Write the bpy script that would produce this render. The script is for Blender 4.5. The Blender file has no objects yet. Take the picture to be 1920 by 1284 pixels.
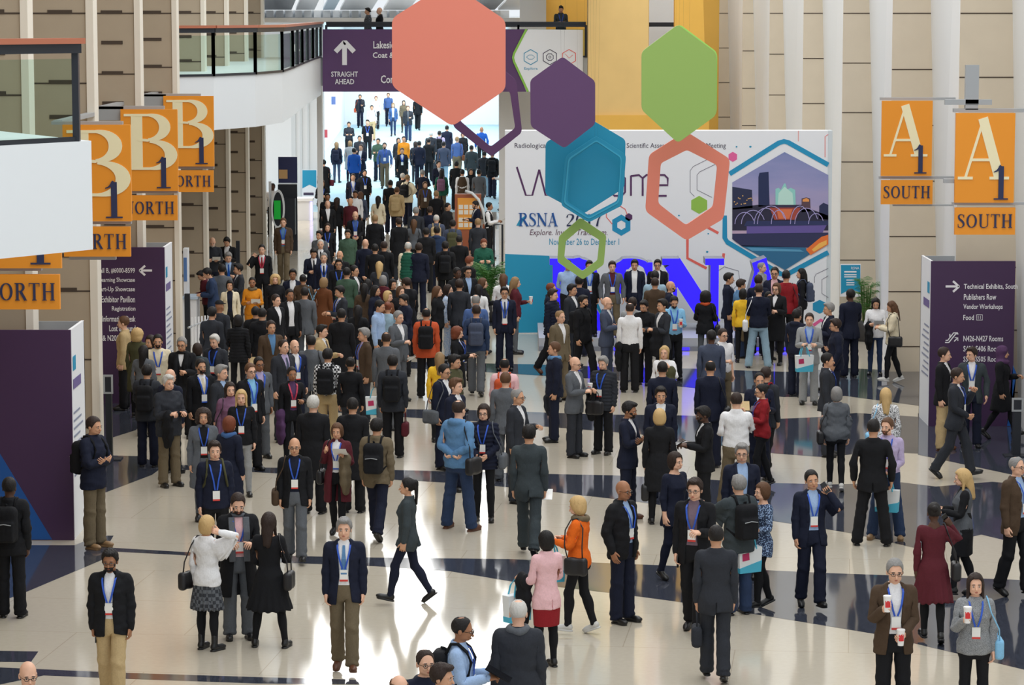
import bpy, math, random
import numpy as np
from mathutils import Vector, Matrix
random.seed(7); rng = np.random.default_rng(7)
SC = bpy.context.scene; COL = SC.collection
# ---------------------------------------------------------------- camera
FP, HCAM, HOR = 5333.0, 7.3, 25.0             # focal length in px of the 1920 frame, eye height, horizon row
PITCH = math.atan((642 - HOR) / FP); CP, SP = math.cos(PITCH), math.sin(PITCH)
cd = bpy.data.cameras.new('camera'); cam = bpy.data.objects.new('camera', cd); COL.objects.link(cam)
cd.sensor_width = 36; cd.lens = FP / 1920 * 36; cd.clip_end = 600; cd.clip_start = .5
cam.location = (0, 0, HCAM); cam.rotation_euler = (math.pi / 2 - PITCH, 0, 0); SC.camera = cam
# ---------------------------------------------------------------- light
SC.view_settings.view_transform = 'Standard'; SC.view_settings.look = 'None'; SC.view_settings.gamma = 1; SC.view_settings.exposure = 0.0; SC.view_settings.use_curve_mapping = False
wd = bpy.data.worlds.new('daylight'); SC.world = wd; wd.use_nodes = True
bg = wd.node_tree.nodes['Background']; bg.inputs[0].default_value = (.90, .95, 1.0, 1); bg.inputs[1].default_value = .95
def area(name, loc, rot, sx, sy, energy, col=(1, 1, 1)):
    l = bpy.data.lights.new(name, 'AREA'); l.shape = 'RECTANGLE'; l.size = sx; l.size_y = sy; l.energy = energy; l.color = col
    o = bpy.data.objects.new(name, l); o.location = loc; o.rotation_euler = rot; COL.objects.link(o); return o
area('skylight_lamp', (1.5, 52, 19), (0, math.radians(4), 0), 10, 70, 5200, (1, .985, .95))
area('hall_ceiling_lamp', (-4.6, 129, 6.6), (0, 0, 0), 7, 42, 3000, (.93, .97, 1))
area('far_window_daylight', (-3.8, 99.7, 13.3), (-math.pi / 2, 0, 0), 7.2, 7.6, 1500, (1, .99, .97))
area('far_wall_fill', (-7.9, 97, 5.4), (0, 0, 0), 2.2, 8, 420, (1, .96, .9))  # added area lamp without a fitting, brightens the far left wall
# ---------------------------------------------------------------- helpers
def at(px, py, Y):
    t = np.array([(px - 960) / FP, CP + (642 - py) / FP * SP, -SP + (642 - py) / FP * CP]); k = Y / t[1]
    return np.array([t[0] * k, Y, HCAM + t[2] * k])
def gp(px, py, z=0.0):
    t = np.array([(px - 960) / FP, CP + (642 - py) / FP * SP, -SP + (642 - py) / FP * CP]); k = (z - HCAM) / t[2]
    return np.array([t[0] * k, t[1] * k, z])
RAMP0, RSL = 88.0, .022
def floor_z(Y): return max(0.0, (Y - RAMP0) * RSL)
def lin(c): return tuple((v / 255 / 12.92 if v <= 10 else ((v / 255 + .055) / 1.055) ** 2.4) for v in c)
MATS = {}
def mat(name, c, rough=.6, metal=0, emit=0, kind=None, c2=None, alpha=None, bump=0, scale=30, spec=.5):
    if name in MATS: return MATS[name]
    m = bpy.data.materials.new(name); m.use_nodes = True; nt = m.node_tree; b = nt.nodes['Principled BSDF']; MATS[name] = m
    col = (*lin(c), 1); b.inputs['Base Color'].default_value = col; b.inputs['Roughness'].default_value = rough; b.inputs['Metallic'].default_value = metal
    b.inputs['Specular IOR Level'].default_value = spec
    if emit: b.inputs['Emission Color'].default_value = col; b.inputs['Emission Strength'].default_value = emit
    if alpha is not None:
        b.inputs['Alpha'].default_value = alpha
    N = nt.nodes.new; L = nt.links.new
    def tc(): t = N('ShaderNodeTexCoord'); return t.outputs['Object']
    if kind in ('cloth', 'grain', 'stone'):
        n = N('ShaderNodeTexNoise'); n.inputs['Scale'].default_value = scale; n.inputs['Detail'].default_value = 5; L(tc(), n.inputs['Vector'])
        mx = N('ShaderNodeMix'); mx.data_type = 'RGBA'; L(n.outputs[0], mx.inputs[0])
        k = {'cloth': .82, 'grain': .9, 'stone': .93}[kind]
        mx.inputs[6].default_value = (*[v * k for v in col[:3]], 1); mx.inputs[7].default_value = (*[min(1, v * (2 - k)) for v in col[:3]], 1); L(mx.outputs[2], b.inputs['Base Color'])
    if bump:
        n2 = N('ShaderNodeTexNoise'); n2.inputs['Scale'].default_value = scale if kind != 'cloth' else 9; n2.inputs['Detail'].default_value = 3
        if kind in ('cloth', 'hair'):
            mp = N('ShaderNodeMapping'); mp.inputs['Scale'].default_value = (1.2, 1.2, .55) if kind == 'cloth' else (1, 1, .12); L(tc(), mp.inputs[0]); L(mp.outputs[0], n2.inputs['Vector'])
        else: L(tc(), n2.inputs['Vector'])
        bp = N('ShaderNodeBump'); bp.inputs['Strength'].default_value = bump; bp.inputs['Distance'].default_value = .05 if kind == 'cloth' else .01
        L(n2.outputs[0], bp.inputs['Height']); L(bp.outputs[0], b.inputs['Normal'])
    if kind == 'check':   # woven checks
        ck = N('ShaderNodeTexChecker'); ck.inputs['Scale'].default_value = scale; ck.inputs[1].default_value = col; ck.inputs[2].default_value = (*lin(c2), 1)
        mp = N('ShaderNodeMapping'); mp.inputs['Rotation'].default_value = (.0, .0, .4); L(tc(), mp.inputs[0]); L(mp.outputs[0], ck.inputs[0]); L(ck.outputs[0], b.inputs['Base Color'])
    if kind in ('stripes', 'speck'):
        w = N('ShaderNodeTexWave') if kind == 'stripes' else N('ShaderNodeTexVoronoi')
        w.inputs['Scale'].default_value = scale; L(tc(), w.inputs['Vector'])
        if kind == 'stripes': w.bands_direction = 'Z'
        r = N('ShaderNodeValToRGB'); r.color_ramp.interpolation = 'CONSTANT'; r.color_ramp.elements[0].color = col; r.color_ramp.elements[1].color = (*lin(c2), 1); r.color_ramp.elements[1].position = .5 if kind == 'stripes' else .42
        L(w.outputs[0], r.inputs[0]); L(r.outputs[0], b.inputs['Base Color'])
    return m
def tag(o, label=None, cat=None, group=None, kind=None):
    if label: o['label'] = label
    if cat: o['category'] = cat
    if group: o['group'] = group
    if kind: o['kind'] = kind
    return o
def thing(name, label, cat, loc=(0, 0, 0), group=None, rz=0):
    o = bpy.data.objects.new(name, None); COL.objects.link(o); o.location = loc; o.rotation_euler = (0, 0, rz); o.empty_display_size = .2
    return tag(o, label, cat, group)
def obj(name, V, F, m, parent=None, smooth=False):
    me = bpy.data.meshes.new(name)
    if parent is not None and parent.type == 'EMPTY' or parent is not None:
        l = world_loc(parent); V = [tuple(np.asarray(v, float) - l) for v in V]
    me.from_pydata([tuple(map(float, v)) for v in V], [], [tuple(f) for f in F]); me.update()
    o = bpy.data.objects.new(name, me); COL.objects.link(o)
    for q in (m if isinstance(m, (list, tuple)) else [m]): me.materials.append(q)
    if smooth: me.polygons.foreach_set('use_smooth', [True] * len(me.polygons))
    if parent is not None: o.parent = parent
    return o
def world_loc(p):
    l = np.zeros(3)
    while p is not None: l += np.array(p.location); p = p.parent
    return l
class MB:
    def __init__(s): s.V = []; s.F = []
    def add(s, V, F): n = len(s.V); s.V += [tuple(v) for v in V]; s.F += [tuple(i + n for i in f) for f in F]; return s
    def box(s, x0, x1, y0, y1, z0, z1):
        V = [(x, y, z) for z in (z0, z1) for y in (y0, y1) for x in (x0, x1)]
        return s.add(V, [(0, 2, 3, 1), (4, 5, 7, 6), (0, 1, 5, 4), (1, 3, 7, 5), (3, 2, 6, 7), (2, 0, 4, 6)])
    def prism(s, P, d):      # P: 3-D polygon (ordered), d: extrusion vector
        n = len(P); P = [np.asarray(p, float) for p in P]; d = np.asarray(d, float)
        return s.add(P + [p + d for p in P], [tuple(range(n)), tuple(range(2 * n - 1, n - 1, -1))] + [(i, i + n, (i + 1) % n + n, (i + 1) % n) for i in range(n)])
    def ring(s, P, Q, d):    # band between outlines P and Q (same count), extruded
        n = len(P); P = [np.asarray(p, float) for p in P]; Q = [np.asarray(p, float) for p in Q]; d = np.asarray(d, float); V = P + Q + [p + d for p in P] + [q + d for q in Q]; F = []
        for i in range(n):
            j = (i + 1) % n; F += [(i, j, n + j, n + i), (2 * n + i, 3 * n + i, 3 * n + j, 2 * n + j), (i, 2 * n + i, 2 * n + j, j), (n + i, n + j, 3 * n + j, 3 * n + i)]
        return s.add(V, F)
    def tube(s, pts, r, seg=8):
        pts = [np.asarray(p, float) for p in pts]; V = []; F = []
        for i, p in enumerate(pts):
            t = pts[min(i + 1, len(pts) - 1)] - pts[max(i - 1, 0)]; t = t / (np.linalg.norm(t) + 1e-9)
            a = np.cross(t, (0, 0, 1)) if abs(t[2]) < .9 else np.cross(t, (1, 0, 0)); a /= np.linalg.norm(a); b = np.cross(t, a)
            rr = r[i] if isinstance(r, (list, tuple)) else r
            V += [p + rr * (math.cos(k * 2 * math.pi / seg) * a + math.sin(k * 2 * math.pi / seg) * b) for k in range(seg)]
        for i in range(len(pts) - 1):
            for k in range(seg): F.append((i * seg + k, i * seg + (k + 1) % seg, (i + 1) * seg + (k + 1) % seg, (i + 1) * seg + k))
        F += [tuple(range(seg))[::-1], tuple((len(pts) - 1) * seg + k for k in range(seg))]
        return s.add(V, F)
    def strip(s, strokes, fn, d):   # variable-width strokes [(x,y,w),...] mapped by fn(u,v)->3D, extruded by d
        for ks, st in enumerate(strokes):
            P = np.array(st, float)
            if len(P) > 2 and P[0][2] >= 0: pass
            xy, w = P[:, :2], np.abs(P[:, 2]); t = np.gradient(xy, axis=0) if len(P) > 1 else xy; t /= np.linalg.norm(t, axis=1, keepdims=True) + 1e-9
            n = np.stack([-t[:, 1], t[:, 0]], 1); A = xy + n * w[:, None] / 2; B = xy - n * w[:, None] / 2; N = len(P)
            V = [fn(*p) for p in A] + [fn(*p) for p in B]; V = [np.asarray(v, float) - np.array([0, .0007 * ks, 0]) for v in V]; V = V + [v + np.asarray(d) for v in V]; F = []
            for i in range(N - 1): F += [(i, i + 1, N + i + 1, N + i), (2 * N + i, 3 * N + i, 3 * N + i + 1, 2 * N + i + 1), (i, 2 * N + i, 2 * N + i + 1, i + 1), (N + i, N + i + 1, 3 * N + i + 1, 3 * N + i)]
            F += [(0, N, 3 * N, 2 * N), (N - 1, 3 * N - 1, 4 * N - 1, 2 * N - 1)]
            s.add(V, F)
        return s
    def build(s, name, m, parent=None, smooth=False): return obj(name, s.V, s.F, m, parent, smooth)
def struct(name, mb, m): return tag(mb.build(name, m), kind='structure')
def pxpoly(pts, Y): return [at(x, y, Y) for x, y in pts]

def curve(pts, n=10):        # Catmull-Rom through (x,y,w) points
    P = np.array([pts[0]] + list(pts) + [pts[-1]], float); o = []
    for i in range(1, len(P) - 2):
        for k in range(n):
            t = k / n; a, b, c, d = P[i - 1:i + 3]
            o.append(.5 * ((2 * b) + (-a + c) * t + (2 * a - 5 * b + 4 * c - d) * t * t + (-a + 3 * b - 3 * c + d) * t ** 3))
    o.append(P[-2]); return [tuple(v) for v in o]
def arc(cx, cy, rx, ry, a0, a1, w0, w1, n=20):   # width varies from w0 (ends) to w1 (middle)
    return [(cx + rx * math.cos(a0 + (a1 - a0) * k / n), cy + ry * math.sin(a0 + (a1 - a0) * k / n), w0 + (w1 - w0) * math.sin(math.pi * k / n) ** 1.3) for k in range(n + 1)]
PI = math.pi; TK, TN = .17, .045     # thick and thin strokes of the serif face
def serif(x, y, w=.30, t=TN): return [(x - w / 2, y + (t / 2 if y < .5 else -t / 2), t), (x + w / 2, y + (t / 2 if y < .5 else -t / 2), t)]
def st(x, y0=0, y1=1, w=TK): return [(x, y0, w), (x, y1, w)]
GL = {
 'A': (.86, [[(.13, .02, TN), (.43, .98, TN)], [(.42, 1.0, TK), (.72, .02, TK)], [(.22, .32, TN), (.62, .32, TN)], serif(.13, 0, .26), serif(.72, 0, .34)]),
 'B': (.80, [st(.19), serif(.14, 0, .28), serif(.14, 1, .28), arc(.36, .76, .25, .22, PI / 2, -PI / 2, TN, TK), arc(.38, .265, .32, .243, PI / 2, -PI / 2, TN, TK * 1.1), [(.15, .978, TN), (.36, .978, TN)], [(.2, .54, TN), (.37, .525, TN)], [(.15, .022, TN), (.38, .022, TN)]]),
 'N': (.94, [st(.16, 0, 1, TN * 1.3), st(.78, .0, 1, TN * 1.3), [(.15, .96, TK), (.76, .05, TK)], serif(.16, 0, .28), serif(.12, 1, .24), serif(.78, 1, .28)]),
 'O': (.96, [arc(.47, .5, .36, .47, PI / 2, -PI / 2, TN, TK), arc(.47, .5, .36, .47, PI / 2, 3 * PI / 2, TN, TK)]),
 'R': (.88, [st(.20), serif(.20, 0, .32), serif(.16, 1, .28), arc(.38, .755, .25, .222, PI / 2, -PI / 2, TN, TK), [(.2, .978, TN), (.38, .978, TN)], [(.2, .533, TN), (.40, .533, TN)], [(.42, .53, TK), (.76, .02, TK)], serif(.79, 0, .18)]),
 'T': (.84, [st(.42), serif(.42, 0, .32), [(.05, .978, TN), (.79, .978, TN)], [(.065, 1, .05), (.065, .78, .02)], [(.775, 1, .05), (.775, .78, .02)]]),
 'H': (.98, [st(.20), st(.76), serif(.20, 0, .32), serif(.20, 1, .32), serif(.76, 0, .32), serif(.76, 1, .32), [(.2, .51, TN), (.76, .51, TN)]]),
 'S': (.66, [curve([(.53, .78, .03), (.48, .93, TN), (.31, .98, TN), (.13, .88, .12), (.15, .68, .16), (.33, .54, TK), (.50, .38, .17), (.54, .20, .14), (.38, .04, TN), (.20, .03, TN), (.09, .12, .04), (.07, .26, .02)], 6), [(.55, .97, .03), (.55, .72, .03)], [(.065, .02, .03), (.065, .28, .03)]]),
 'U': (.92, [st(.18, .3), [(.78, .35, TN * 1.3), (.78, 1, TN * 1.3)], serif(.18, 1, .30), serif(.78, 1, .26), curve([(.18, .34, TK), (.2, .13, .13), (.33, .03, .07), (.50, .02, .05), (.68, .08, .05), (.77, .2, .06), (.78, .38, TN * 1.3)], 6)]),
 '1': (.50, [st(.25, 0, .97, .15), serif(.25, 0, .42, .04), curve([(.03, .80, .02), (.14, .85, .05), (.25, .98, .10)], 4)]),
 '2': (.62, [curve([(.08, .72, .12), (.14, .92, TN), (.30, .97, TN), (.48, .88, .13), (.47, .66, .15), (.30, .38, .06), (.08, .07, .05)], 6), [(.06, .06, .12), (.54, .06, .12)], [(.55, .22, .02), (.53, .03, .05)]]),
 '0': (.66, [arc(.32, .5, .22, .47, PI / 2, -PI / 2, TN, .14), arc(.32, .5, .22, .47, PI / 2, 3 * PI / 2, TN, .14)]),
 '7': (.58, [[(.06, .94, .12), (.52, .94, .12)], [(.07, 1, .02), (.05, .78, .03)], curve([(.51, .90, .05), (.33, .55, .09), (.24, .02, .15)], 6)])}
def gtext(s, gap=.04):
    out, x = [], 0
    for ch in s:
        if ch == ' ': x += .4; continue
        w, g = GL[ch]; out += [[(p[0] + x, p[1], p[2]) for p in k] for k in g]; x += w + gap
    xs = [p[0] for k in out for p in k]
    return out, min(xs) - .02, max(xs) + .03
def serif_text(name, s, x0, x1, z0, z1, Y, m, parent, th=.012, side=-1, gap=.04):  # letters standing on a plane facing the camera
    g, a, b = gtext(s, gap); fn = lambda u, v: (x0 + (u - a) / (b - a) * (x1 - x0), Y, z0 + v * (z1 - z0))
    return MB().strip(g, fn, (0, side * th, 0)).build(name, m, parent)
def text(name, s, P0, ux, uz, w, h, m, parent, bold=0, th=.006, shear=0, lines=None):
    """sans lettering fitted into a w x h box whose lower left corner is P0, running along ux, up along uz"""
    cu = bpy.data.curves.new('t', 'FONT'); cu.body = s; cu.extrude = 0; cu.offset = bold; cu.resolution_u = 2; cu.shear = shear; cu.space_line = .95
    o = bpy.data.objects.new('t', cu); COL.objects.link(o); dg = bpy.context.evaluated_depsgraph_get(); dg.update()
    me = bpy.data.meshes.new_from_object(o.evaluated_get(dg)); bpy.data.objects.remove(o); bpy.data.curves.remove(cu)
    V = np.array([v.co[:] for v in me.vertices]); F = [tuple(p.vertices) for p in me.polygons]; bpy.data.meshes.remove(me)
    a, b = V.min(0), V.max(0); ux, uz = np.asarray(ux, float), np.asarray(uz, float); n = np.cross(ux, uz)
    q = [np.asarray(P0) + ux * (v[0] - a[0]) / (b[0] - a[0]) * w + uz * (v[1] - a[1]) / (b[1] - a[1]) * h + n * th for v in V]
    return obj(name, q, F, m, parent)
def text_px(name, s, x0, x1, y0, y1, Y, m, parent, **k):
    A = at(x0, y1, Y); B = at(x1, y0, Y); return text(name, s, A, (1, 0, 0), (0, 0, 1), B[0] - A[0], B[2] - A[2], m, parent, **k)
# ---------------------------------------------------------------- materials of the place
M_CREAM = mat('cream_terrazzo', (199, 190, 173), .12, kind='stone', scale=14, spec=.6)
M_BLACK = mat('black_terrazzo', (40, 43, 54), .07, kind='speck', c2=(66, 70, 82), scale=60, spec=.7)
M_CARPET = mat('pale_blue_carpet', (170, 200, 212), .85, kind='stone', scale=3)
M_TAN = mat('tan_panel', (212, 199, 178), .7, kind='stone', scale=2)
M_TANL = mat('tan_panel_painted_shade', (176, 161, 140), .7, kind='stone', scale=2)  # darker copy of the tan panel, the left wall's shade put into the colour
M_GAP = mat('dark_joint', (72, 60, 50), .8); M_WHITE = mat('white_plaster', (232, 234, 235), .6); M_FASCIA = mat('white_fascia', (226, 231, 235), .5)
M_STRIP = mat('pale_edge', (232, 224, 210), .5); M_STEEL = mat('dark_steel', (40, 44, 52), .4, .3); M_WOOD = mat('copper_wood_rail', (176, 104, 76), .35)
M_GREY = mat('grey_metal', (168, 172, 176), .4, .2); M_PURP = mat('purple_board', (66, 40, 78), .45); M_PRINT = mat('white_print', (238, 240, 244), .5)
M_BANNER = mat('purple_banner', (92, 62, 106), .7); M_LET = mat('white_lettering', (240, 238, 242), .6); M_ORANGE = mat('orange_sign', (240, 152, 36), .55)
M_CRM = mat('cream_lettering', (246, 236, 196), .6); M_NAVYL = mat('navy_lettering', (38, 46, 84), .6); M_TEAL = mat('teal_print', (26, 150, 190), .5)
M_YEL = mat('golden_plaster', (240, 188, 84), .6, kind='stone', scale=1.5); M_YEL2 = mat('pale_golden_plaster', (238, 202, 132), .6, kind='stone', scale=1.5)
M_PL = mat('plum_print', (84, 44, 92), .5); M_SBLUE = mat('society_blue', (20, 84, 156), .5); M_ITAL = mat('aubergine_print', (92, 50, 74), .5)
def glassmat():
    m = mat('clear_glass', (214, 236, 228), .02, spec=.6); b = m.node_tree.nodes['Principled BSDF']
    b.inputs['Transmission Weight'].default_value = 1; b.inputs['IOR'].default_value = 1.08; return m
M_GLASS = glassmat()
# ---------------------------------------------------------------- floor
fl = MB(); fl.add([(-15, 18, 0), (15, 18, 0), (15, RAMP0, 0), (-15, RAMP0, 0)], [(0, 1, 2, 3)])
z1 = floor_z(101); fl.add([(-15, RAMP0, 0), (15, RAMP0, 0), (15, 101, z1), (-15, 101, z1)], [(0, 1, 2, 3)])
o = struct('floor', fl, M_CREAM)
nt = M_CREAM.node_tree; br = nt.nodes.new('ShaderNodeTexBrick'); br.offset = .5; br.inputs['Scale'].default_value = 1; br.inputs['Mortar Size'].default_value = .006
br.inputs['Brick Width'].default_value = 2.6; br.inputs['Row Height'].default_value = 1.9; tcn = nt.nodes.new('ShaderNodeTexCoord'); mpn = nt.nodes.new('ShaderNodeMapping'); mpn.inputs['Rotation'].default_value = (0, 0, .12)
nt.links.new(tcn.outputs['Object'], mpn.inputs[0]); nt.links.new(mpn.outputs[0], br.inputs[0]); bs = nt.nodes['Principled BSDF']; src = bs.inputs['Base Color'].links[0].from_socket
mxn = nt.nodes.new('ShaderNodeMix'); mxn.data_type = 'RGBA'; mxn.blend_type = 'MULTIPLY'; mxn.inputs[0].default_value = 1; br.inputs['Color1'].default_value = (1, 1, 1, 1); br.inputs['Color2'].default_value = (.985, .985, .99, 1); br.inputs['Mortar'].default_value = (.78, .75, .72, 1)
nt.links.new(src, mxn.inputs[6]); nt.links.new(br.outputs[0], mxn.inputs[7]); nt.links.new(mxn.outputs[2], bs.inputs['Base Color'])
cp = MB(); z2 = floor_z(152); cp.add([(-9.5, 101, z1), (1, 101, z1), (1, 152, z2), (-9.5, 152, z2)], [(0, 1, 2, 3)]); tag(cp.build('floor', M_CARPET), kind='structure')
INL = [
 [(-80, 1248), (0, 1251), (230, 1261), (480, 1269), (700, 1275), (960, 1279), (960, 1284), (700, 1283), (480, 1281), (230, 1272), (82, 1266), (0, 1283), (-80, 1300)], [(-60, 1219), (72, 1221), (58, 1241), (-60, 1240)],
 [(52, 1022), (140, 1022), (183, 1004), (213, 1004), (200, 1026), (335, 1034), (480, 1041), (700, 1045), (960, 1048), (1250, 1060), (1550, 1074), (1800, 1083), (2000, 1090), (2000, 1262), (1920, 1255), (1800, 1226), (1740, 1212), (1640, 1188), (1440, 1155), (1265, 1127), (1160, 1113), (960, 1090), (840, 1070), (700, 1061), (540, 1055), (335, 1040), (198, 1033), (190, 1050), (48, 1110), (-60, 1150), (-60, 1060)],
 [(180, 853), (262, 855), (300, 870), (480, 876), (700, 880), (900, 885), (1015, 888), (1150, 891), (1330, 899), (1440, 905), (1560, 908), (1690, 904), (1755, 912), (1860, 903), (2000, 915), (2000, 1040), (1840, 1002), (1720, 1028), (1600, 1000), (1545, 991), (1440, 975), (1330, 960), (1215, 943), (1150, 935), (1020, 920), (900, 908), (700, 897), (480, 885), (300, 879), (285, 890), (190, 926), (150, 900)],
 [(150, 752), (300, 750), (255, 806), (192, 826), (150, 815)],  # reflection of the second left kiosk, painted as a dark floor shape
 [(480, 762), (620, 765), (900, 769), (1130, 777), (1250, 778), (1360, 781), (1460, 785), (1530, 782), (1605, 774), (1721, 781), (1721, 850), (1640, 846), (1550, 857), (1455, 850), (1350, 835), (1200, 814), (1130, 808), (990, 797), (900, 790), (760, 782), (620, 772), (480, 767)],
 [(1721, 775), (1900, 770), (1990, 800), (1990, 900), (1900, 890), (1721, 852)],
 [(700, 677), (905, 681), (1000, 683), (1150, 688), (1300, 691), (1380, 694), (1475, 697), (1590, 690), (1735, 697), (1735, 762), (1660, 752), (1585, 742), (1470, 744), (1400, 738), (1300, 727), (1150, 712), (1000, 703), (905, 697), (760, 690)],
 [(560, 596), (900, 600), (960, 602), (960, 612), (760, 606), (560, 602)]]
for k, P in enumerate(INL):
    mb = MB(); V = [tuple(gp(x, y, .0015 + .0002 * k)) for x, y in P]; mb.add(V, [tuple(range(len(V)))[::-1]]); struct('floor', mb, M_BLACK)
# ---------------------------------------------------------------- side walls: stepped tan piers with pale edges
def pier_left(Y, x_edge, w_cap, top=15):
    s = FP / Y; X1 = (x_edge - 960) / s; X0 = X1 - 2.3
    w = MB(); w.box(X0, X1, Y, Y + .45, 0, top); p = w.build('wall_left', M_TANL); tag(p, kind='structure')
    c = MB(); c.box(X1, X1 + w_cap / s, Y - .03, Y + .42, 0, top); tag(c.build('trim_1', M_STRIP), kind='structure')
    g = MB(); z = .52
    while z < top:
        g.box(X0, X1, Y - .006, Y, z - .012, z + .012); g.box(X1 - .62, X1 - .22, Y - .012, Y, z - .01, z + .055); g.box(X1 - .62, X1 - .22, Y - .012, Y, z + .555, z + .62); z += 1.13
    tag(g.build('trim_2', M_GAP), kind='structure')
for Y, xe, wc in ((31.5, -110, 18), (39.7, 44, 14), (46.4, 166, 14), (53.5, 256, 11), (60.3, 326, 9), (67.3, 380, 7), (74.3, 424, 6), (81.3, 461, 5), (88, 492, 5)): pier_left(Y, xe, wc)
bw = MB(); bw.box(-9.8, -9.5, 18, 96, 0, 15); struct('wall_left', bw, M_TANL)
PR = [(93.9, 1346, 1362, 1374), (86.7, 1390, 1409, 1424), (79.6, 1440, 1464, 1482), (72.0, 1503, 1538, 1556), (65.4, 1577, 1625, 1648), (57.9, 1669, 1739, 1766), (50.8, 1795, 1891, 1918), (43.4, 1992, 2090, 2130)]
for i, (Y, xl, xr0, xr1) in enumerate(PR):
    s = FP / Y; Xl = (xl - 960) / s; Xr0 = (xr0 - 960) / s; Xr1 = (xr1 - 960) / s; zt = 7.6
    w = MB(); sl = (Xr0 - Xr1) / zt; T = 15
    w.prism([(Xl, Y - .02, 0), (Xr1 + .02, Y - .02, 0), (Xr1 + sl * T + .02, Y - .02, T), (Xl, Y - .02, T)], (0, .03, 0)); struct('wall_right', w, M_TAN)
    g = MB(); z = .52
    while z < T: g.box(Xl, Xr1 + sl * z + .01, Y - .026, Y - .02, z - .010, z + .010); z += 1.13
    tag(g.build('trim_3', M_GAP), kind='structure')
    if i + 1 < len(PR):
        Y2 = PR[i + 1][0]; Xn = (PR[i + 1][1] - 960) / (FP / Y2)
        f = MB(); n0 = [(Xr1, Y, 0), (Xn, Y2 + .01, 0), (Xn, Y2 + .01, T), (Xr1 + sl * T, Y, T)]
        f.prism(n0, (.28, 0, 0)); struct('wall_right', f, M_WHITE)
b2 = MB(); b2.box(11.3, 11.6, 18, 96, 0, 15); struct('wall_right', b2, M_WHITE)
# ---------------------------------------------------------------- far end of the concourse
pl = MB(); pl.box(-9.6, -6.9, 104.5, 104.9, 0, 15); pl.box(-6.22, -6.06, 90.9, 91.3, 0, 5.9); struct('wall_back', pl, M_WHITE)
for x0, x1 in ((547, 555), (563, 567), (577, 580)):
    a = at(x0, 300, 104.49); b = at(x1, 300, 104.49); r = MB(); r.box(a[0], b[0], 104.42, 104.49, 0, 5.2); tag(r.build('trim_4', mat('soft_grey_rib', (214, 218, 220), .6)), kind='structure')
pr = MB(); pr.box(-.42, .25, 91, 91.6, 0, 5.9); pr.box(.25, 1.1, 92.2, 92.8, 0, 15); struct('wall_back', pr, M_WHITE)
cwl = MB(); cwl.prism([(-8.35, 104.9, 0), (-8.9, 152, 0), (-8.9, 152, 7), (-8.35, 104.9, 7)], (-.2, 0, 0)); struct('wall_left', cwl, M_WHITE)
cwr = MB(); cwr.prism([(-.02, 91.6, 0), (-.55, 152, 0), (-.55, 152, 7), (-.02, 91.6, 7)], (.2, 0, 0)); struct('wall_right', cwr, M_WHITE)
ce = MB(); ce.box(-9.2, .4, 96, 152.4, 7.0, 7.15); struct('ceiling', ce, M_WHITE)
be = MB(); be.box(-9.2, .4, 152, 152.3, 0, 7); struct('wall_back', be, M_WHITE)
# upper level beyond the bridge: pleated white wall and a rising striped ceiling
fw = MB()
for k in range(26):
    x = -8.9 + k * .33; fw.box(x, x + .24, 100 - (.12 if k % 2 else 0), 100.4, 7.16, 7.40)
struct('wall_back', fw, M_WHITE)
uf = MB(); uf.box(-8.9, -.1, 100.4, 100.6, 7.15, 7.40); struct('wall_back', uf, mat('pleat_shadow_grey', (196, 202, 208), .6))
for k, (x0, x1, m) in enumerate([(-9.4, -7.7, M_GREY), (-7.55, -6.9, M_WHITE), (-6.6, -6.2, mat('pale_blue_panel', (196, 218, 232), .4)), (-6.0, -4.9, M_WHITE), (-4.5, -3.6, M_WHITE), (-3.2, -2.2, M_WHITE), (-1.6, -.6, M_GREY), (-.5, .6, M_WHITE)]):
    cbm = MB(); cbm.prism([(x0, 100, 7.42), (x1, 100, 7.42), (x1 + 2.2, 84, 9.6), (x0 + 2.2, 84, 9.6)], (0, 0, .08)); struct('ceiling', cbm, m)
# golden column and wall
g1 = MB(); g1.prism([(.70, 96, 0), (1.05, 96, 0), (7, 96, 0), (7, 96, 14), (.45, 96, 14)], (0, .4, 0)); struct('wall_back', g1, M_YEL)
g2 = MB(); a = at(1103, 100, 88)[0]; b = at(1216, 100, 88)[0]; g2.box(a, b, 88, 89.6, 0, 14); struct('wall_back', g2, M_YEL2)
g3 = MB(); g3.box(a - .002, at(1330, 100, 88)[0], 87.9, 88, 0, at(1100, 216, 87.9)[2]); struct('wall_back', g3, M_YEL)
g4 = MB(); g4.box(at(1217, 10, 95.9)[0], at(1264, 10, 95.9)[0], 95.85, 95.98, 4, 14); struct('wall_back', g4, mat('bright_white_recess', (246, 247, 248), .5))
g5 = MB(); g5.prism([at(1265, 240, 88), at(1326, 240, 88), at(1318, -20, 88), at(1265, -20, 88)], (0, .5, 0)); struct('wall_back', g5, M_YEL)
g6 = MB(); g6.box(at(1217, 45, 95)[0], at(1264, 45, 95)[0], 94.9, 95.1, at(1217, 50, 95)[2], at(1217, 42, 95)[2]); struct('trim_5', g6, M_STEEL)
# tall far window over the bridge: mullions in front of the daylight
wn = MB()
for k in range(7): x = -7.4 + k * 1.2; wn.box(x - .06, x + .06, 99.3, 99.5, 9.4, 17.2)
for z in (9.4, 12, 14.6, 17.2): wn.box(-7.46, -.14, 99.3, 99.5, z - .06, z + .06)
struct('window_1', wn, M_WHITE)
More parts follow.
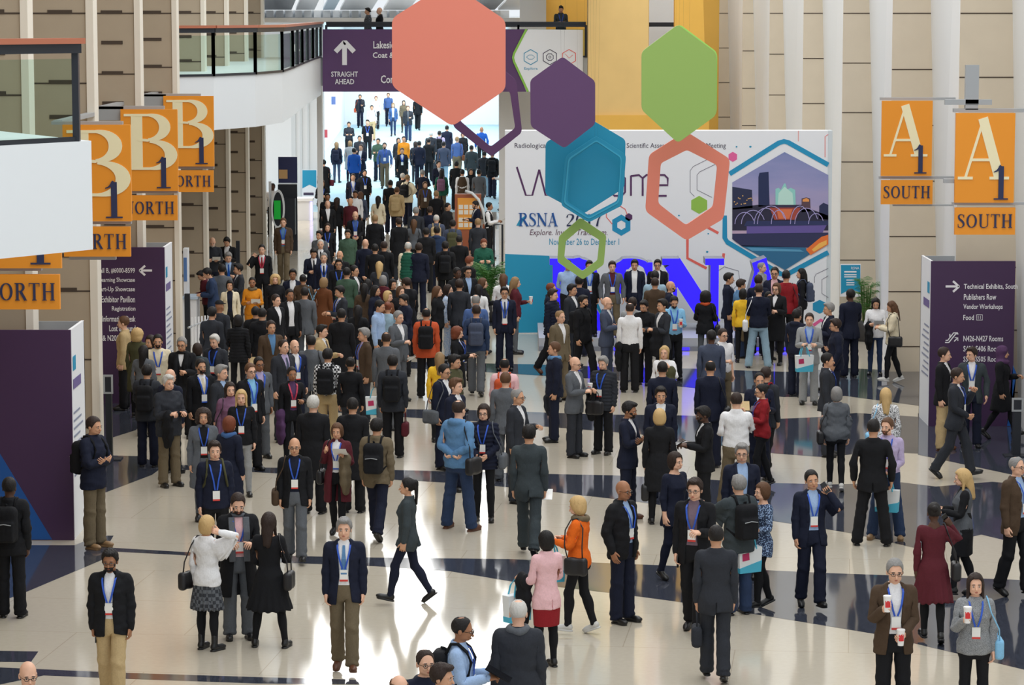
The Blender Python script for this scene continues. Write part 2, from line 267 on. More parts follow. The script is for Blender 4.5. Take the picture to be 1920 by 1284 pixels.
# ---------------------------------------------------------------- balconies and the bridge
UF, UB, RT = 5.94, 4.75, 7.04
def railing(pts, label, posts, cap=.16, wood=True):
    r = thing('balcony_railing', label, 'railing', (*pts[0], UF), 'glass balcony railings')
    for (x0, y0), (x1, y1) in zip(pts[:-1], pts[1:]):
        t = np.array([x1 - x0, y1 - y0]); L = np.linalg.norm(t); t /= L; n = np.array([t[1], -t[0]])
        def bar(w, z0, z1, off=0): p = [(x0 + n[0] * (off - w / 2), y0 + n[1] * (off - w / 2), z0), (x1 + n[0] * (off - w / 2), y1 + n[1] * (off - w / 2), z0), (x1 + n[0] * (off + w / 2), y1 + n[1] * (off + w / 2), z0), (x0 + n[0] * (off + w / 2), y0 + n[1] * (off + w / 2), z0)]; return MB().prism(p, (0, 0, z1 - z0))
        bar(cap, RT - .06, RT).build('handrail', M_WOOD if wood else M_STEEL, r); bar(cap * .6, RT - .16, RT - .06).build('under_rail', M_STEEL, r)
        bar(.06, UF, UF + .05).build('base_rail', M_STEEL, r)
        bar(.012, UF + .05, RT - .22, -.02).build('glass_panel', M_GLASS, r)
        k = max(1, int(round(L / posts)))
        for i in range(k + 1):
            c = np.array([x0, y0]) + t * (L * i / k); p = MB(); p.box(c[0] - .035, c[0] + .035, c[1] - .05, c[1] + .05, UF, RT - .10); p.build('post', M_STEEL, r)
    return r
def slab(name, plan, z0, z1, m): return struct(name, MB().prism([(x, y, z0) for x, y in plan], (0, 0, z1 - z0)), m)
slab('floor', [(-9.5, 27.6), (-5.6, 29.0), (-4.52, 30.6), (-7.0, 35), (-9.5, 35)], UB + .02, UF, M_FASCIA)
railing([(-7.3, 28.35), (-5.6, 29.1), (-4.66, 30.5)], 'dark-framed glass balcony railing with copper handrail at the left edge of the photo', 2.2, .30)
B2 = [(-7.25, 61.5), (-6.5, 62.2), (-5.75, 64), (-5.35, 66.5), (-5.45, 71), (-5.65, 77), (-5.85, 84), (-5.95, 89)]
slab('floor', B2 + [(-9.5, 89), (-9.5, 61.5)], UB + .02, UF, M_FASCIA)
railing(B2, 'curved glass balcony railing with copper handrail running back to the bridge', 3.3, .2)
slab('floor', [(-6.1, 89), (a, 89), (a, 91), (-6.1, 91)], UB + .3, UF, M_FASCIA)
railing([(-5.78, 89.05), (-2.9, 89.0), (.2, 89.0), (a - .05, 89.0)], 'straight dark railing of the bridge above the purple banner', 3.0, .16, False)
# ---------------------------------------------------------------- banner on the bridge
YB = 88.75; bn = thing('hanging_banner', 'long purple banner with a STRAIGHT AHEAD arrow hanging from the bridge', 'banner', tuple(at(605, 172, YB)))
def quad(name, pts, Y, m, parent, th=.02): return MB().prism(pxpoly(pts, Y), (0, th, 0)).build(name, m, parent)
quad('banner_cloth', [(605, 172), (1000, 172), (1000, 55), (605, 55)], YB, M_BANNER, bn)
quad('white_section', [(987, 172), (965, 118), (962, 108), (965, 98), (990, 55), (1093, 56), (1093, 172)], YB - .02, M_PRINT, bn)
MB().strip([[(990, 172, 4), (964, 116, 4), (962, 108, 4), (964, 100, 4), (987, 55, 4)]], lambda u, v: at(u, v, YB - .03), (0, .005, 0)).build('green_edge', mat('lime_print', (140, 196, 74), .5), bn)
MB().strip([[(646, 122, 9), (646, 80, 9)], [(629, 97, 9), (646, 79, 9), (647, 79, 9), (664, 97, 9)]], lambda u, v: at(u, v, YB - .03), (0, .005, 0)).build('arrow', M_LET, bn)
for s, x0, x1, y0, y1 in (('STRAIGHT', 621, 671, 134, 144), ('AHEAD', 628, 664, 148, 158), ('Lakeside Center', 700, 790, 77, 91), ('Coat & Bag Check', 699, 802, 98, 112), ('Connections', 714, 788, 141, 156)): text_px('lettering', s, x0, x1, y0, y1, YB - .03, M_LET, bn, bold=.018)
def hexpts(cx, cy, rx, ry, rot=0, k=6):
    return [(cx + rx * math.cos(PI / 2 + rot + i * PI / 3) / math.cos(PI / 6) * 1.0 if False else cx + rx * [0, -1, -1, 0, 1, 1][i], cy + ry * [-1, -.5, .5, 1, .5, -.5][i]) for i in range(6)]
def pring(P, w): c = np.mean(P, 0); return [tuple(c + (np.array(p) - c) * (1 - w)) for p in P]
def hexring(name, P, w, Y, m, parent, th=.004): return MB().ring(pxpoly(P, Y), pxpoly(pring(P, w), Y), (0, th, 0)).build(name, m, parent)
M_INK = mat('ink_outline', (70, 60, 84), .6); M_CORP = mat('coral_print', (236, 108, 96), .5)
for cx, m in ((995, M_TEAL), (1031, M_INK), (1067, M_CORP)): hexring('emblem', hexpts(cx, 107, 13, 15), .10, YB - .03, m, bn)
MB().strip([[(987, 107, .8), (992, 103, .8), (998, 103, .8), (1003, 107, .8), (998, 111, .8), (992, 111, .8), (987, 107, .8)]], lambda u, v: at(u, v, YB - .03), (0, .004, 0)).build('emblem', M_TEAL, bn)
MB().strip([[(1031 + 6 * math.cos(t * PI / 8) * (1 + .18 * (t % 2)), 107 + 6 * math.sin(t * PI / 8) * (1 + .18 * (t % 2)), 1.2) for t in range(17)], [(1031 + 2.2 * math.cos(t * PI / 4), 107 + 2.2 * math.sin(t * PI / 4), .9) for t in range(9)]], lambda u, v: at(u, v, YB - .03), (0, .004, 0)).build('emblem', M_INK, bn)
MB().strip([[(1060, 101, .8), (1067, 109, .8), (1074, 103, .8)]], lambda u, v: at(u, v, YB - .03), (0, .004, 0)).build('emblem', M_CORP, bn)
text_px('lettering', 'Explore', 983, 1008, 126, 132, YB - .03, M_TEAL, bn)
# ---------------------------------------------------------------- welcome wall
YW = 64.9; ww = thing('welcome_wall', 'huge white printed backdrop reading Welcome with a fountain photograph', 'display wall', tuple(at(947, 625, YW)))
a0, a1 = at(947, 625, YW), at(1553, 245, YW)
MB().box(a0[0], a1[0], YW, YW + .5, 0.002, a1[2]).build('wall_panel', M_PRINT, ww); MB().box(a1[0], a1[0] + .1, YW + .02, YW + .5, 0.002, a1[2]).build('side_edge', mat('soft_white_edge', (214, 222, 226), .5), ww)
lay = [0]
def W(name, pts, m, L=1): return MB().prism(pxpoly(pts, YW - .004 * L), (0, .003, 0)).build(name, m, ww)
def WS(name, strokes, m, L=1): return MB().strip(strokes, lambda u, v: at(u, v, YW - .004 * L), (0, .003, 0)).build(name, m, ww)
W('teal_field', [(947, 476), (1042, 480), (1100, 520), (1145, 622), (947, 624)], M_TEAL)
for s, x0, x1 in (('Radiological Society of North America', 965, 1166), ('Scientific Assembly and Annual Meeting', 1175, 1361)): text_px('lettering', s, x0, x1, 268, 280, YW, M_INK, ww)
th = 3.6
WS('welcome_lettering', [[(969, 313, th), (986, 366, th), (998, 366, th), (1011, 318, th)], [(1011, 318, th), (1023, 366, th), (1035, 366, th), (1050, 313, th)],
 [(1058, 346, th), (1086, 346, th), (1086, 334, th), (1080, 328, th), (1064, 328, th), (1058, 334, th), (1058, 360, th), (1064, 367, th), (1084, 367, th)], [(1098, 310, th), (1098, 366, th)],
 [(1134, 328, th), (1114, 328, th), (1108, 334, th), (1108, 360, th), (1114, 367, th), (1134, 367, th)], [(1146, 334, th), (1152, 328, th), (1166, 328, th), (1172, 334, th), (1172, 360, th), (1166, 367, th), (1152, 367, th), (1146, 360, th), (1146, 334, th)],
 [(1183, 367, th), (1183, 329, th)], [(1183, 330, th), (1198, 328, th), (1205, 334, th), (1205, 367, th)], [(1205, 334, th), (1212, 328, th), (1224, 328, th), (1229, 336, th), (1229, 367, th)],
 [(1225 + 4, 346, 0.01), (1230, 346, 0.01)], [(1227, 347, th), (1252, 347, th), (1252, 334, th), (1246, 328, th), (1234, 328, th), (1228, 334, th), (1228, 360, th), (1234, 367, th), (1250, 367, th)]], M_PL)
A, B = at(972, 424, YW), at(1047, 399, YW); serif_text('society_lettering', 'RSNA', A[0], B[0], A[2], B[2], YW, M_SBLUE, ww, gap=.0)
A, B = at(1062, 424, YW), at(1128, 401, YW); serif_text('society_lettering', '2017', A[0], B[0], A[2], B[2], YW, M_NAVYL, ww)
W('logo_swoosh', [(968, 423), (974, 412), (985, 404), (977, 423)], M_TEAL, 2)
text_px('lettering', 'Explore. Invent. Transform.', 993, 1139, 430, 444, YW, M_ITAL, ww, shear=.25); text_px('lettering', 'November 26 to December 1', 1030, 1161, 447, 459, YW, M_TEAL, ww)
def WH(cx, cy, rx, ry, m, w=None, L=1, name='hexagon_print'):
    P = hexpts(cx, cy, rx, ry)
    return MB().ring(pxpoly(P, YW - .004 * L), pxpoly(pring(P, w), YW - .004 * L), (0, .003, 0)).build(name, m, ww) if w else W(name, P, m, L)
M_GRN = mat('apple_green_print', (150, 196, 78), .5); M_PINK = mat('pink_print', (232, 100, 160), .5); M_LINE = mat('thin_grey_outline', (120, 116, 130), .6); M_BLU = mat('sky_blue_print', (22, 148, 194), .5)
WH(1165, 422, 17, 20, M_BLU, .55); WH(1179, 407, 6.5, 7.5, M_PL); WH(1374, 294, 8, 9.5, M_PINK); WH(1311, 384, 15, 17, M_GRN); WH(1537, 575, 13, 13, M_BLU)
WS('outline_print', [[(1148, 420, 1.6), (1137, 407, 1.6), (1137, 394, 1.6)], [(1176, 402, 1.6), (1172, 392, 1.6), (1162, 386, 1.6)]], M_CORP)
WS('outline_print', [[(1332, 296, 1), (1300, 312, 1), (1294, 320, 1), (1294, 360, 1), (1302, 368, 1)], [(1345, 306, 1), (1312, 322, 1), (1307, 328, 1), (1307, 356, 1), (1335, 370, 1)]], M_LINE)
WS('outline_print', [[(1356, 485, 5), (1357, 475, 5)], [(1323, 424, 5), (1347, 437, 5)], [(1289, 446, 5), (1289, 484, 5), (1325, 503, 5)]], M_CORP)
WS('outline_print', [[(1497, 245, 1), (1497, 265, 1)], [(1553, 252, 1.2), (1547, 256, 1.2), (1547, 295, 1.2)]], M_CORP)
WS('outline_print', [[(1553, 503, 1), (1530, 514, 1), (1527, 520, 1), (1527, 530, 1)], [(1553, 517, 1), (1541, 524, 1), (1541, 550, 1), (1553, 558, 1)], [(1340, 512, 1), (1358, 500, 1), (1385, 508, 1), (1387, 530, 1), (1372, 545, 1)]], M_LINE)
WS('outline_print', [[(1525, 610, 6), (1539, 600, 6), (1553, 609, 6)]], M_PINK)
for x, y, r in ((1381, 275, 1.5), (1407, 275, 2), (1273, 404, 1.6), (1326, 472, 2), (1328, 438, 1.4)): WH(x, y, r, r, M_TEAL)
# the fountain photograph printed in its hexagon
rb = [(1553, 308), (1471, 262), (1462, 262), (1373, 318), (1364, 330), (1360, 440), (1364, 452), (1465, 517), (1474, 517), (1553, 474)]
WS('thick_blue_outline', [[(1553, 309, 9), (1478, 267, 9), (1470, 265, 9), (1460, 268, 9), (1368, 326, 9)]], M_BLU, 2); WS('thick_blue_outline', [[(1359, 404, 8), (1359, 446, 9), (1364, 454, 9), (1463, 513, 9), (1472, 515, 9), (1480, 512, 9), (1553, 473, 9)]], M_BLU, 2)
HX = [(1373, 342), (1471, 285), (1553, 328), (1553, 455), (1472, 506), (1380, 455), (1373, 448)]
def pic_mat():
    m = bpy.data.materials.new('dusk_sky_print'); m.use_nodes = True; nt = m.node_tree; b = nt.nodes['Principled BSDF']; tc = nt.nodes.new('ShaderNodeTexCoord'); sp = nt.nodes.new('ShaderNodeSeparateXYZ'); n = nt.nodes.new('ShaderNodeTexNoise'); n.inputs['Scale'].default_value = 1.2; n.inputs['Detail'].default_value = 6
    r = nt.nodes.new('ShaderNodeValToRGB'); e = r.color_ramp.elements; e[0].position = .0; e[0].color = (*lin((206, 176, 196)), 1); e[1].position = 1; e[1].color = (*lin((96, 124, 178)), 1); k = r.color_ramp.elements.new(.5); k.color = (*lin((158, 156, 200)), 1)
    mp = nt.nodes.new('ShaderNodeMapping'); mp.inputs['Scale'].default_value = (.6, 1, 2.4); nt.links.new(tc.outputs['Object'], mp.inputs[0]); nt.links.new(mp.outputs[0], n.inputs['Vector'])
    g = nt.nodes.new('ShaderNodeTexCoord'); s2 = nt.nodes.new('ShaderNodeSeparateXYZ'); nt.links.new(g.outputs['Generated'], s2.inputs[0]); mm = nt.nodes.new('ShaderNodeMath'); mm.operation = 'MULTIPLY_ADD'; mm.inputs[1].default_value = .5
    nt.links.new(n.outputs[0], mm.inputs[0]); nt.links.new(s2.outputs[2], mm.inputs[2]); m3 = nt.nodes.new('ShaderNodeMath'); m3.operation = 'SUBTRACT'; m3.inputs[1].default_value = .45; nt.links.new(mm.outputs[0], m3.inputs[0]); nt.links.new(m3.outputs[0], r.inputs[0]); nt.links.new(r.outputs[0], b.inputs['Base Color']); b.inputs['Roughness'].default_value = .5; return m
W('printed_photograph', HX, pic_mat(), 2)
pm = lambda n, c: mat('print_' + n, c, .5)
def WC(pts, m, L): W('printed_photograph', pts, m, L)
WC([(1373, 350), (1410, 356), (1411, 390), (1373, 393)], pm('dark_towers', (34, 42, 76)), 3); WC([(1422, 332), (1424, 324), (1441, 322), (1443, 385), (1422, 388)], pm('tall_tower', (26, 40, 84)), 3)
WC([(1503, 372), (1512, 370), (1519, 372), (1520, 396), (1503, 398)], pm('brown_tower', (92, 66, 78)), 3); WC([(1505, 374), (1512, 371), (1517, 374), (1517, 378), (1505, 378)], pm('lit_crown', (236, 156, 84)), 4); WC([(1536, 386), (1544, 380), (1553, 384), (1553, 412), (1536, 410)], pm('navy_tower', (36, 44, 84)), 3)
WC([(1373, 390), (1420, 384), (1450, 386), (1520, 392), (1553, 404), (1553, 432), (1373, 432)], pm('treeline', (38, 36, 62)), 3)
for k in range(14):
    z = rng.random(); WC([(1376 + k * 2.6, 366 + z * 18), (1378 + k * 2.6, 366 + z * 18), (1378 + k * 2.6, 368 + z * 18), (1376 + k * 2.6, 368 + z * 18)], pm('window_glow', (226, 178, 110)), 4)
WC([(1454, 384), (1454, 354), (1460, 352), (1464, 356), (1470, 344), (1473, 344), (1476, 355), (1483, 352), (1491, 356), (1492, 384)], pm('teal_water', (150, 214, 206)), 4); WC([(1458, 384), (1460, 362), (1471, 350), (1486, 362), (1488, 384)], pm('bright_water', (196, 234, 222)), 5)
WC([(1442, 386), (1502, 386), (1500, 392), (1492, 412), (1452, 412), (1444, 392)], pm('lit_basin', (172, 74, 60)), 5); WC([(1440, 384), (1504, 384), (1502, 389), (1442, 389)], pm('basin_rim', (52, 44, 74)), 6); WC([(1456, 392), (1486, 392), (1480, 410), (1460, 410)], pm('orange_glow', (226, 118, 70)), 6)
WC([(1400, 414), (1553, 414), (1553, 422), (1395, 424)], pm('wide_basin_rim', (40, 50, 96)), 5); WC([(1400, 424), (1550, 422), (1540, 440), (1400, 438)], pm('violet_water', (104, 88, 160)), 4)
WC([(1373, 438), (1553, 436), (1553, 455), (1526, 464), (1392, 462), (1373, 448)], pm('lower_basin', (44, 48, 88)), 5); WC([(1388, 460), (1510, 464), (1521, 475), (1472, 506), (1440, 488)], pm('teal_pool', (44, 110, 150)), 5); WC([(1400, 464), (1500, 468), (1508, 472), (1410, 470)], pm('pool_sheen', (90, 160, 196)), 6)
WC([(1511, 468), (1530, 452), (1540, 444), (1553, 440), (1553, 458), (1520, 478)], pm('flame_orange', (240, 120, 50)), 7); WC([(1522, 468), (1536, 456), (1550, 450), (1550, 458), (1526, 472)], pm('flame_yellow', (252, 190, 90)), 8)
WS('printed_photograph', [[(cx + r * math.cos(PI - t * PI / 10), 420 - h * math.sin(t * PI / 10), 1.3) for t in range(0, 10)] for cx, r, h in ((1436, 22, 30), (1446, 26, 34), (1460, 14, 26), (1500, 18, 34), (1512, 22, 30), (1396, 18, 22), (1412, 22, 26), (1530, 14, 20))], pm('water_arcs', (176, 168, 220)), 7)
# ---------------------------------------------------------------- giant standing letters on their low platform
M_STAGE = mat('pale_grey_platform', (176, 180, 190), .5)
pf = thing('display_platform', 'low grey platform under the giant blue letters', 'platform', (4, 61.5, 0)); x0, x1 = at(1010, 650, 61.8)[0], at(1500, 650, 61.8)[0]
MB().box(x0, x1, 61.5, 64.6, 0, .28).build('deck', M_STAGE, pf); MB().box(x0, x1, 61.47, 61.5, .0, .10).build('kick_board', mat('mid_grey_kick', (130, 134, 146), .5), pf)
for px in (1040, 1150, 1265, 1395, 1460): q = at(px, 650, 61.76)[0]; MB().box(q, q + .3, 61.445, 61.47, .02, .08).build('light_strip', mat('blue_light', (52, 36, 255), .4, emit=1.6), pf)
M_LB = mat('lit_royal_blue', (44, 24, 252), .4, emit=.75); M_LS = mat('letter_side_grey', (140, 142, 158), .5)
ZB, ZT, YL = .285, 1.88, 63.0
for ch, xa, xb in (('R', 1027, 1142), ('S', 1150, 1226), ('N', 1238, 1364), ('A', 1376, 1478)):
    xa, xb = at(xa, 500, YL)[0], at(xb, 500, YL)[0]; w, g = GL[ch]; fat = [[(p[0], p[1], p[2] * (1.55 if p[2] > .08 else 2.1)) for p in k] for k in g]
    xs = [p[0] for k in fat for p in k]; a_, b_ = min(xs) - .03, max(xs) + .05; zz = lambda v: ZB + .03 + (v) * (ZT - ZB - .06)
    fn = lambda u, v: (xa + (u - a_) / (b_ - a_) * (xb - xa), YL, zz(v))
    t = thing('giant_letter', 'giant blue lit letter %s on grey sides standing on the platform' % ch, 'letter sign', (xa, YL, ZB), 'giant standing letters')
    MB().strip(fat, fn, (0, .7, 0)).build('letter_body', M_LS, t); MB().strip(fat, lambda u, v: (fn(u, v)[0], YL - .012, fn(u, v)[2]), (0, .01, 0)).build('lit_face', M_LB, t)
# ---------------------------------------------------------------- hanging hexagons
def rnd(P, r=.09, n=4):    # rounded corners
    o = []; N = len(P)
    for i in range(N):
        a, b, c = np.array(P[i - 1], float), np.array(P[i], float), np.array(P[(i + 1) % N], float); p, q = b + (a - b) * r, b + (c - b) * r
        for k in range(n + 1): t = k / n; o.append(tuple((1 - t) ** 2 * p + 2 * t * (1 - t) * b + t * t * q))
    return o
def hang(name, label, layers, Y):
    c = np.mean(layers[0][1], 0); t = thing(name, label, 'hanging ornament', tuple(at(c[0], c[1], Y)), 'hanging hexagons')
    for k, (nm, P, Q, m, dy, dep) in enumerate(layers):
        y = Y + dy; P = rnd(P); mb = MB()
        if Q: mb.ring(pxpoly(P, y), pxpoly(rnd(Q), y), (0, dep, 0))
        else: mb.prism(pxpoly(P, y), (0, dep, 0))
        mb.build(nm, m, t)
    top = min(layers[0][1], key=lambda p: p[1]); q = at(*top, Y); w = MB()
    for dx in (-.25, .25): w.tube([(q[0] + dx * .1, Y + .03, q[2] - .02), (q[0] + dx * .6, Y + .03, 15)], .0007, 5)
    w.build('suspension_wire', M_STEEL, t)
C1 = mat('coral_foam', (234, 136, 116), .6); C2 = mat('violet_foam', (94, 62, 106), .6); C3 = mat('leaf_green_foam', (150, 184, 96), .6); C4 = mat('cerulean_foam', (22, 146, 186), .55); C5 = mat('cerulean_highlight', (52, 166, 204), .5); C6 = mat('light_green_edge', (162, 214, 110), .5)
hang('hanging_hexagon', 'large solid coral hexagon hanging highest over the concourse', [('panel', [(842, -34), (948, 38), (948, 168), (848, 237), (735, 162), (735, 34)], None, C1, 0, .06)], 47.5)
hang('hexagon_ring', 'purple hexagon ring hanging behind the large coral hexagon', [('ring', [(905, 100), (968, 150), (979, 248), (922, 294), (850, 238), (840, 150)], [(905, 128), (956, 172), (966, 240), (920, 275), (862, 226), (855, 160)], C2, 0, .06)], 49.5)
hang('hanging_hexagon', 'solid dark purple hexagon hanging above the blue one', [('panel', [(1055, 106), (1116, 152), (1116, 233), (1058, 278), (995, 237), (994, 150)], None, C2, 0, .06)], 47.8)
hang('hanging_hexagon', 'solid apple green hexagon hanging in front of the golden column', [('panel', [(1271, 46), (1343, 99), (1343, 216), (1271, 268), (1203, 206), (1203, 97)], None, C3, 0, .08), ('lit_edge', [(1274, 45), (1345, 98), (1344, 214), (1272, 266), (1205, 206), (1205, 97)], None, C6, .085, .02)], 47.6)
hang('hexagon_ring', 'coral hexagon ring hanging below the green hexagon', [('ring', [(1286, 246), (1369, 298), (1357, 410), (1287, 451), (1210, 396), (1217, 290)], [(1288, 281), (1345, 310), (1337, 387), (1286, 422), (1234, 381), (1239, 306)], C1, 0, .06)], 49.0)
hang('hanging_hexagon', 'solid blue hexagon hanging behind its raised blue ring', [('panel', [(1112, 226), (1173, 262), (1171, 352), (1092, 402), (1022, 364), (1023, 266)], None, C4, 0, .05)], 49.2)
hang('hexagon_ring', 'blue hexagon ring with painted pale highlight lines hanging against the solid blue hexagon', [('ring', [(1118, 255), (1174, 290), (1167, 385), (1104, 417), (1052, 385), (1060, 293)], [(1118, 268), (1164, 297), (1158, 376), (1104, 404), (1064, 378), (1070, 302)], C4, 0, .05), ('edge_highlight', [(1118, 262), (1166, 294), (1161, 380), (1104, 411), (1057, 381), (1065, 297)], [(1118, 265), (1164, 296), (1159, 378), (1104, 408), (1060, 379), (1068, 299)], C5, -.012, .01)], 48.9)  # thin paler ring stands for the edge highlight, put into the colour
hang('hexagon_ring', 'small slim green hexagon ring hanging lowest', [('ring', [(1088, 408), (1137, 441), (1132, 496), (1093, 524), (1045, 491), (1048, 443)], [(1089, 428), (1124, 450), (1120, 488), (1092, 508), (1058, 482), (1061, 452)], C3, 0, .05)], 49.4)
# ---------------------------------------------------------------- gate signs
def gate_sign(letter, word, Y, x0, x1, yt, ym, yb, label, bars, arm=None):
    t = thing('gate_sign', label, 'sign', tuple(at((x0 + x1) / 2, yt, Y)), 'orange gate signs')
    A = lambda x, y: at(x, y, Y)
    def box(nm, xa, xb, ya, yb_, m, d0=0, d=.08): p, q = A(xa, yb_), A(xb, ya); MB().box(p[0], q[0], Y + d0, Y + d0 + d, p[2], q[2]).build(nm, m, t)
    box('upper_board', x0, x1, yt, ym, M_ORANGE); H = ym - yt; g = H * .055; box('lower_board', x0, x1, ym + g, yb, M_ORANGE)
    W_ = x1 - x0; p, q = A(x0 + W_ * .03, yt + H * .74), A(x0 + W_ * (.94 if letter == 'A' else .92), yt + H * .055); serif_text('lettering', letter, p[0], q[0], p[2], q[2], Y, M_CRM, t)
    p, q = A(x0 + W_ * .62, yt + H * .965), A(x0 + W_ * .90, yt + H * .58); serif_text('numeral', '1', p[0], q[0], p[2], q[2], Y - .013, M_NAVYL, t)
    hh = yb - ym - g; p, q = A(x0 + W_ * .05, yb - hh * .26), A(x0 + W_ * .95, ym + g + hh * .24); serif_text('lettering', word, p[0], q[0], p[2], q[2], Y, M_NAVYL, t, gap=.09)
    for xa, xb, ya, yb_ in bars: box('bracket', xa, xb, ya, yb_, M_GREY, .09, .12)
    if arm: p = A(arm[0], bars[0][3]); MB().box(p[0], p[0] + .14, Y + .21, arm[1], p[2], p[2] + .06).build('support_arm', M_GREY, t)
gate_sign('A', 'SOUTH', 52.0, 1652, 1749, 189, 330, 383, 'farther of two orange A1 SOUTH signs, left of the other one', [(1652, 1900, 183, 188), (1650, 1790, 331, 336), (1676, 1790, 384, 387)])
gate_sign('A', 'SOUTH', 43.8, 1790, 1904, 212, 380, 440, 'nearer and larger of two orange A1 SOUTH signs, above the right purple kiosk', [(1812, 1838, 122, 195), (1774, 1862, 187, 197), (1790, 1960, 204, 211), (1772, 1792, 336, 344), (1788, 1960, 380, 385), (1812, 1836, 196, 206)])
gate_sign('B', 'NORTH', 59.0, 308, 400, 180, 312, 360, 'farthest orange B1 NORTH sign on the left, beside the white balcony', [(268, 375, 176, 181), (268, 310, 177, 200), (310, 400, 312, 317)], (270, 60.3))
gate_sign('B', 'NORTH', 51.1, 228, 332, 205, 358, 413, 'second farthest orange B1 NORTH sign on the left', [(183, 306, 199, 205), (183, 230, 200, 226), (245, 332, 357, 363)], (184, 53.5))
gate_sign('B', 'NORTH', 42.8, 120, 244, 234, 415, 481, 'orange B1 NORTH sign partly hidden by the near white balcony', [(94, 228, 228, 234), (150, 244, 416, 421), (128, 215, 482, 488)], (95, 46.4))
gate_sign('B', 'NORTH', 36.0, -36, 111, 290, 503, 580, 'nearest orange B1 NORTH sign, mostly hidden below the near balcony', [(-30, 75, 502, 509)], (-34, 39.7))
# ---------------------------------------------------------------- purple kiosks
def kiosk(label, Y, Xa, Xb, side, h=2.95, dep=1.25, rows=(), arrow=None, icons=(), tri=0, cut=0):
    t = thing('sign_kiosk', label, 'kiosk', ((Xa + Xb) / 2, Y, 0), 'purple direction kiosks')
    MB().box(Xa, Xb, Y, Y + .05, 0, h).build('front_board', M_PURP, t)
    xs = Xb if side > 0 else Xa; MB().box(min(xs, xs - side * .04), max(xs, xs - side * .04), Y + .05, Y + dep, 0, h).build('side_board', M_PRINT, t)
    MB().box(Xa, Xb, Y + dep - .04 - cut, Y + dep - cut, 0, h - .01).build('back_board', M_GREY, t)
    sx = xs + side * .004; P = lambda y, z: (sx, y, z)
    g = MB()
    for k in range(9): g.prism([P(Y + .15, 1.75 - k * .11), P(Y + .15 + dep * (.45 + .2 * ((k * 7) % 3) / 2), 1.75 - k * .11), P(Y + .15 + dep * (.45 + .2 * ((k * 7) % 3) / 2), 1.78 - k * .11), P(Y + .15, 1.78 - k * .11)], (side * .002, 0, 0))
    g.build('fine_print', mat('grey_print', (140, 146, 168), .6), t)
    g = MB(); g.prism([P(Y + .15, 2.1), P(Y + .85, 2.1), P(Y + .85, 2.24), P(Y + .15, 2.24)], (side * .002, 0, 0)); g.build('heading_print', mat('violet_heading', (110, 96, 150), .6), t)
    g = MB(); g.prism([P(Y + .15, 2.36), P(Y + .40, 2.36), P(Y + .40, 2.56), P(Y + .15, 2.56)], (side * .002, 0, 0)); g.build('logo_print', M_TEAL, t)
    if tri: # blue wedge at the foot of the board
        q = [(tri[0], tri[1]) for tri in tri]; MB().prism([(x, Y - .004, z) for x, z in q], (0, .003, 0)).build('blue_wedge', mat('deep_blue_print', (18, 84, 160), .45), t)
    for s, x0, x1, y0, y1 in rows: text_px('lettering', s, x0, x1, y0, y1, Y, M_LET, t, bold=.014)
    if arrow: MB().strip(arrow, lambda u, v: at(u, v, Y - .006), (0, .004, 0)).build('arrow', M_LET, t)
    for nm, g in icons: MB().strip(g, lambda u, v: at(u, v, Y - .006), (0, .004, 0)).build(nm, M_LET, t)
    return t
k1 = 39.1
kiosk('nearest tall purple kiosk standing at the left edge of the hall', k1, -7.9, at(137, 900, k1)[0], 1, tri=[(at(-75, 760, k1)[0], at(0, 800, k1)[2]), (at(-75, 1022, k1)[0], .01), (at(98, 1018, k1)[0], .01), (at(0, 850, k1)[0], at(0, 850, k1)[2])])
k2 = 53.1; R = [('Exhibits Hall B, #6000-8599', 132, 253, 501, 513), ('Machine Learning Showcase', 133, 253, 519, 531), ('Start-Up Showcase', 181, 253, 537, 549), ('Exhibitor Pavilion', 190, 253, 555, 567), ('Registration', 210, 254, 574, 585), ('Information Desk', 192, 254, 592, 603), ('Lost & Found', 205, 254, 610, 621), ('N230 & N200 Rooms', 168, 254, 628, 639)]
kiosk('second purple kiosk on the left listing Showcase and Registration with a left arrow', k2, -7.72, at(310, 600, k2)[0], 1, rows=[r for r in R if r[1] > 165] + [('Hall B, #6000-8599', 182, 253, 502, 513), ('Learning Showcase', 186, 253, 520, 531)], arrow=[[(262, 507, 4), (285, 507, 4)], [(272, 498, 4), (262, 507, 4), (262, 507.1, 4), (272, 516, 4)]])
k3 = 50.1; R3 = [('Technical Exhibits, South', 1807, 1908, 532, 543), ('Publishers Row', 1807, 1868, 551, 562), ('Vendor Workshops', 1806, 1880, 570, 582), ('Food', 1806, 1826, 590, 600), ('N426-N427 Rooms', 1806, 1881, 629, 640), ('S401-S406 Rooms', 1806, 1880, 648, 659), ('S501-S505 Rooms', 1806, 1880, 668, 678)]
t3 = kiosk('purple kiosk on the right listing Technical Exhibits with a right arrow', k3, at(1744.5, 600, k3)[0], 8.9, -1, rows=R3, arrow=[[(1773, 537, 4), (1798, 537, 4)], [(1787, 527, 4), (1798, 537, 4), (1798, 537.1, 4), (1787, 547, 4)]], icons=[('escalator_icon', [[(1772, 642, 2), (1779, 642, 2), (1792, 626, 2), (1797, 626, 2)], [(1773, 638, 2), (1777, 638, 2), (1788, 624, 2), (1796, 624, 2)], [(1789, 640, 2), (1795, 634, 2)], [(1790, 633, 1.5), (1796, 633, 1.5), (1796, 639, 1.5)], [(1781, 626, 2), (1781, 632, 2)]]), ('food_icon', [[(1831, 590, 1), (1842, 590, 1), (1842, 600, 1), (1831, 600, 1), (1831, 590, 1)], [(1834, 592, 1), (1834, 598, 1)], [(1838, 592, 1), (1838, 598, 1)]])],
    tri=[(at(1888, 800, k3)[0], .01), (8.89, .01), (8.89, 1.1), (at(1905, 740, k3)[0], .95)])
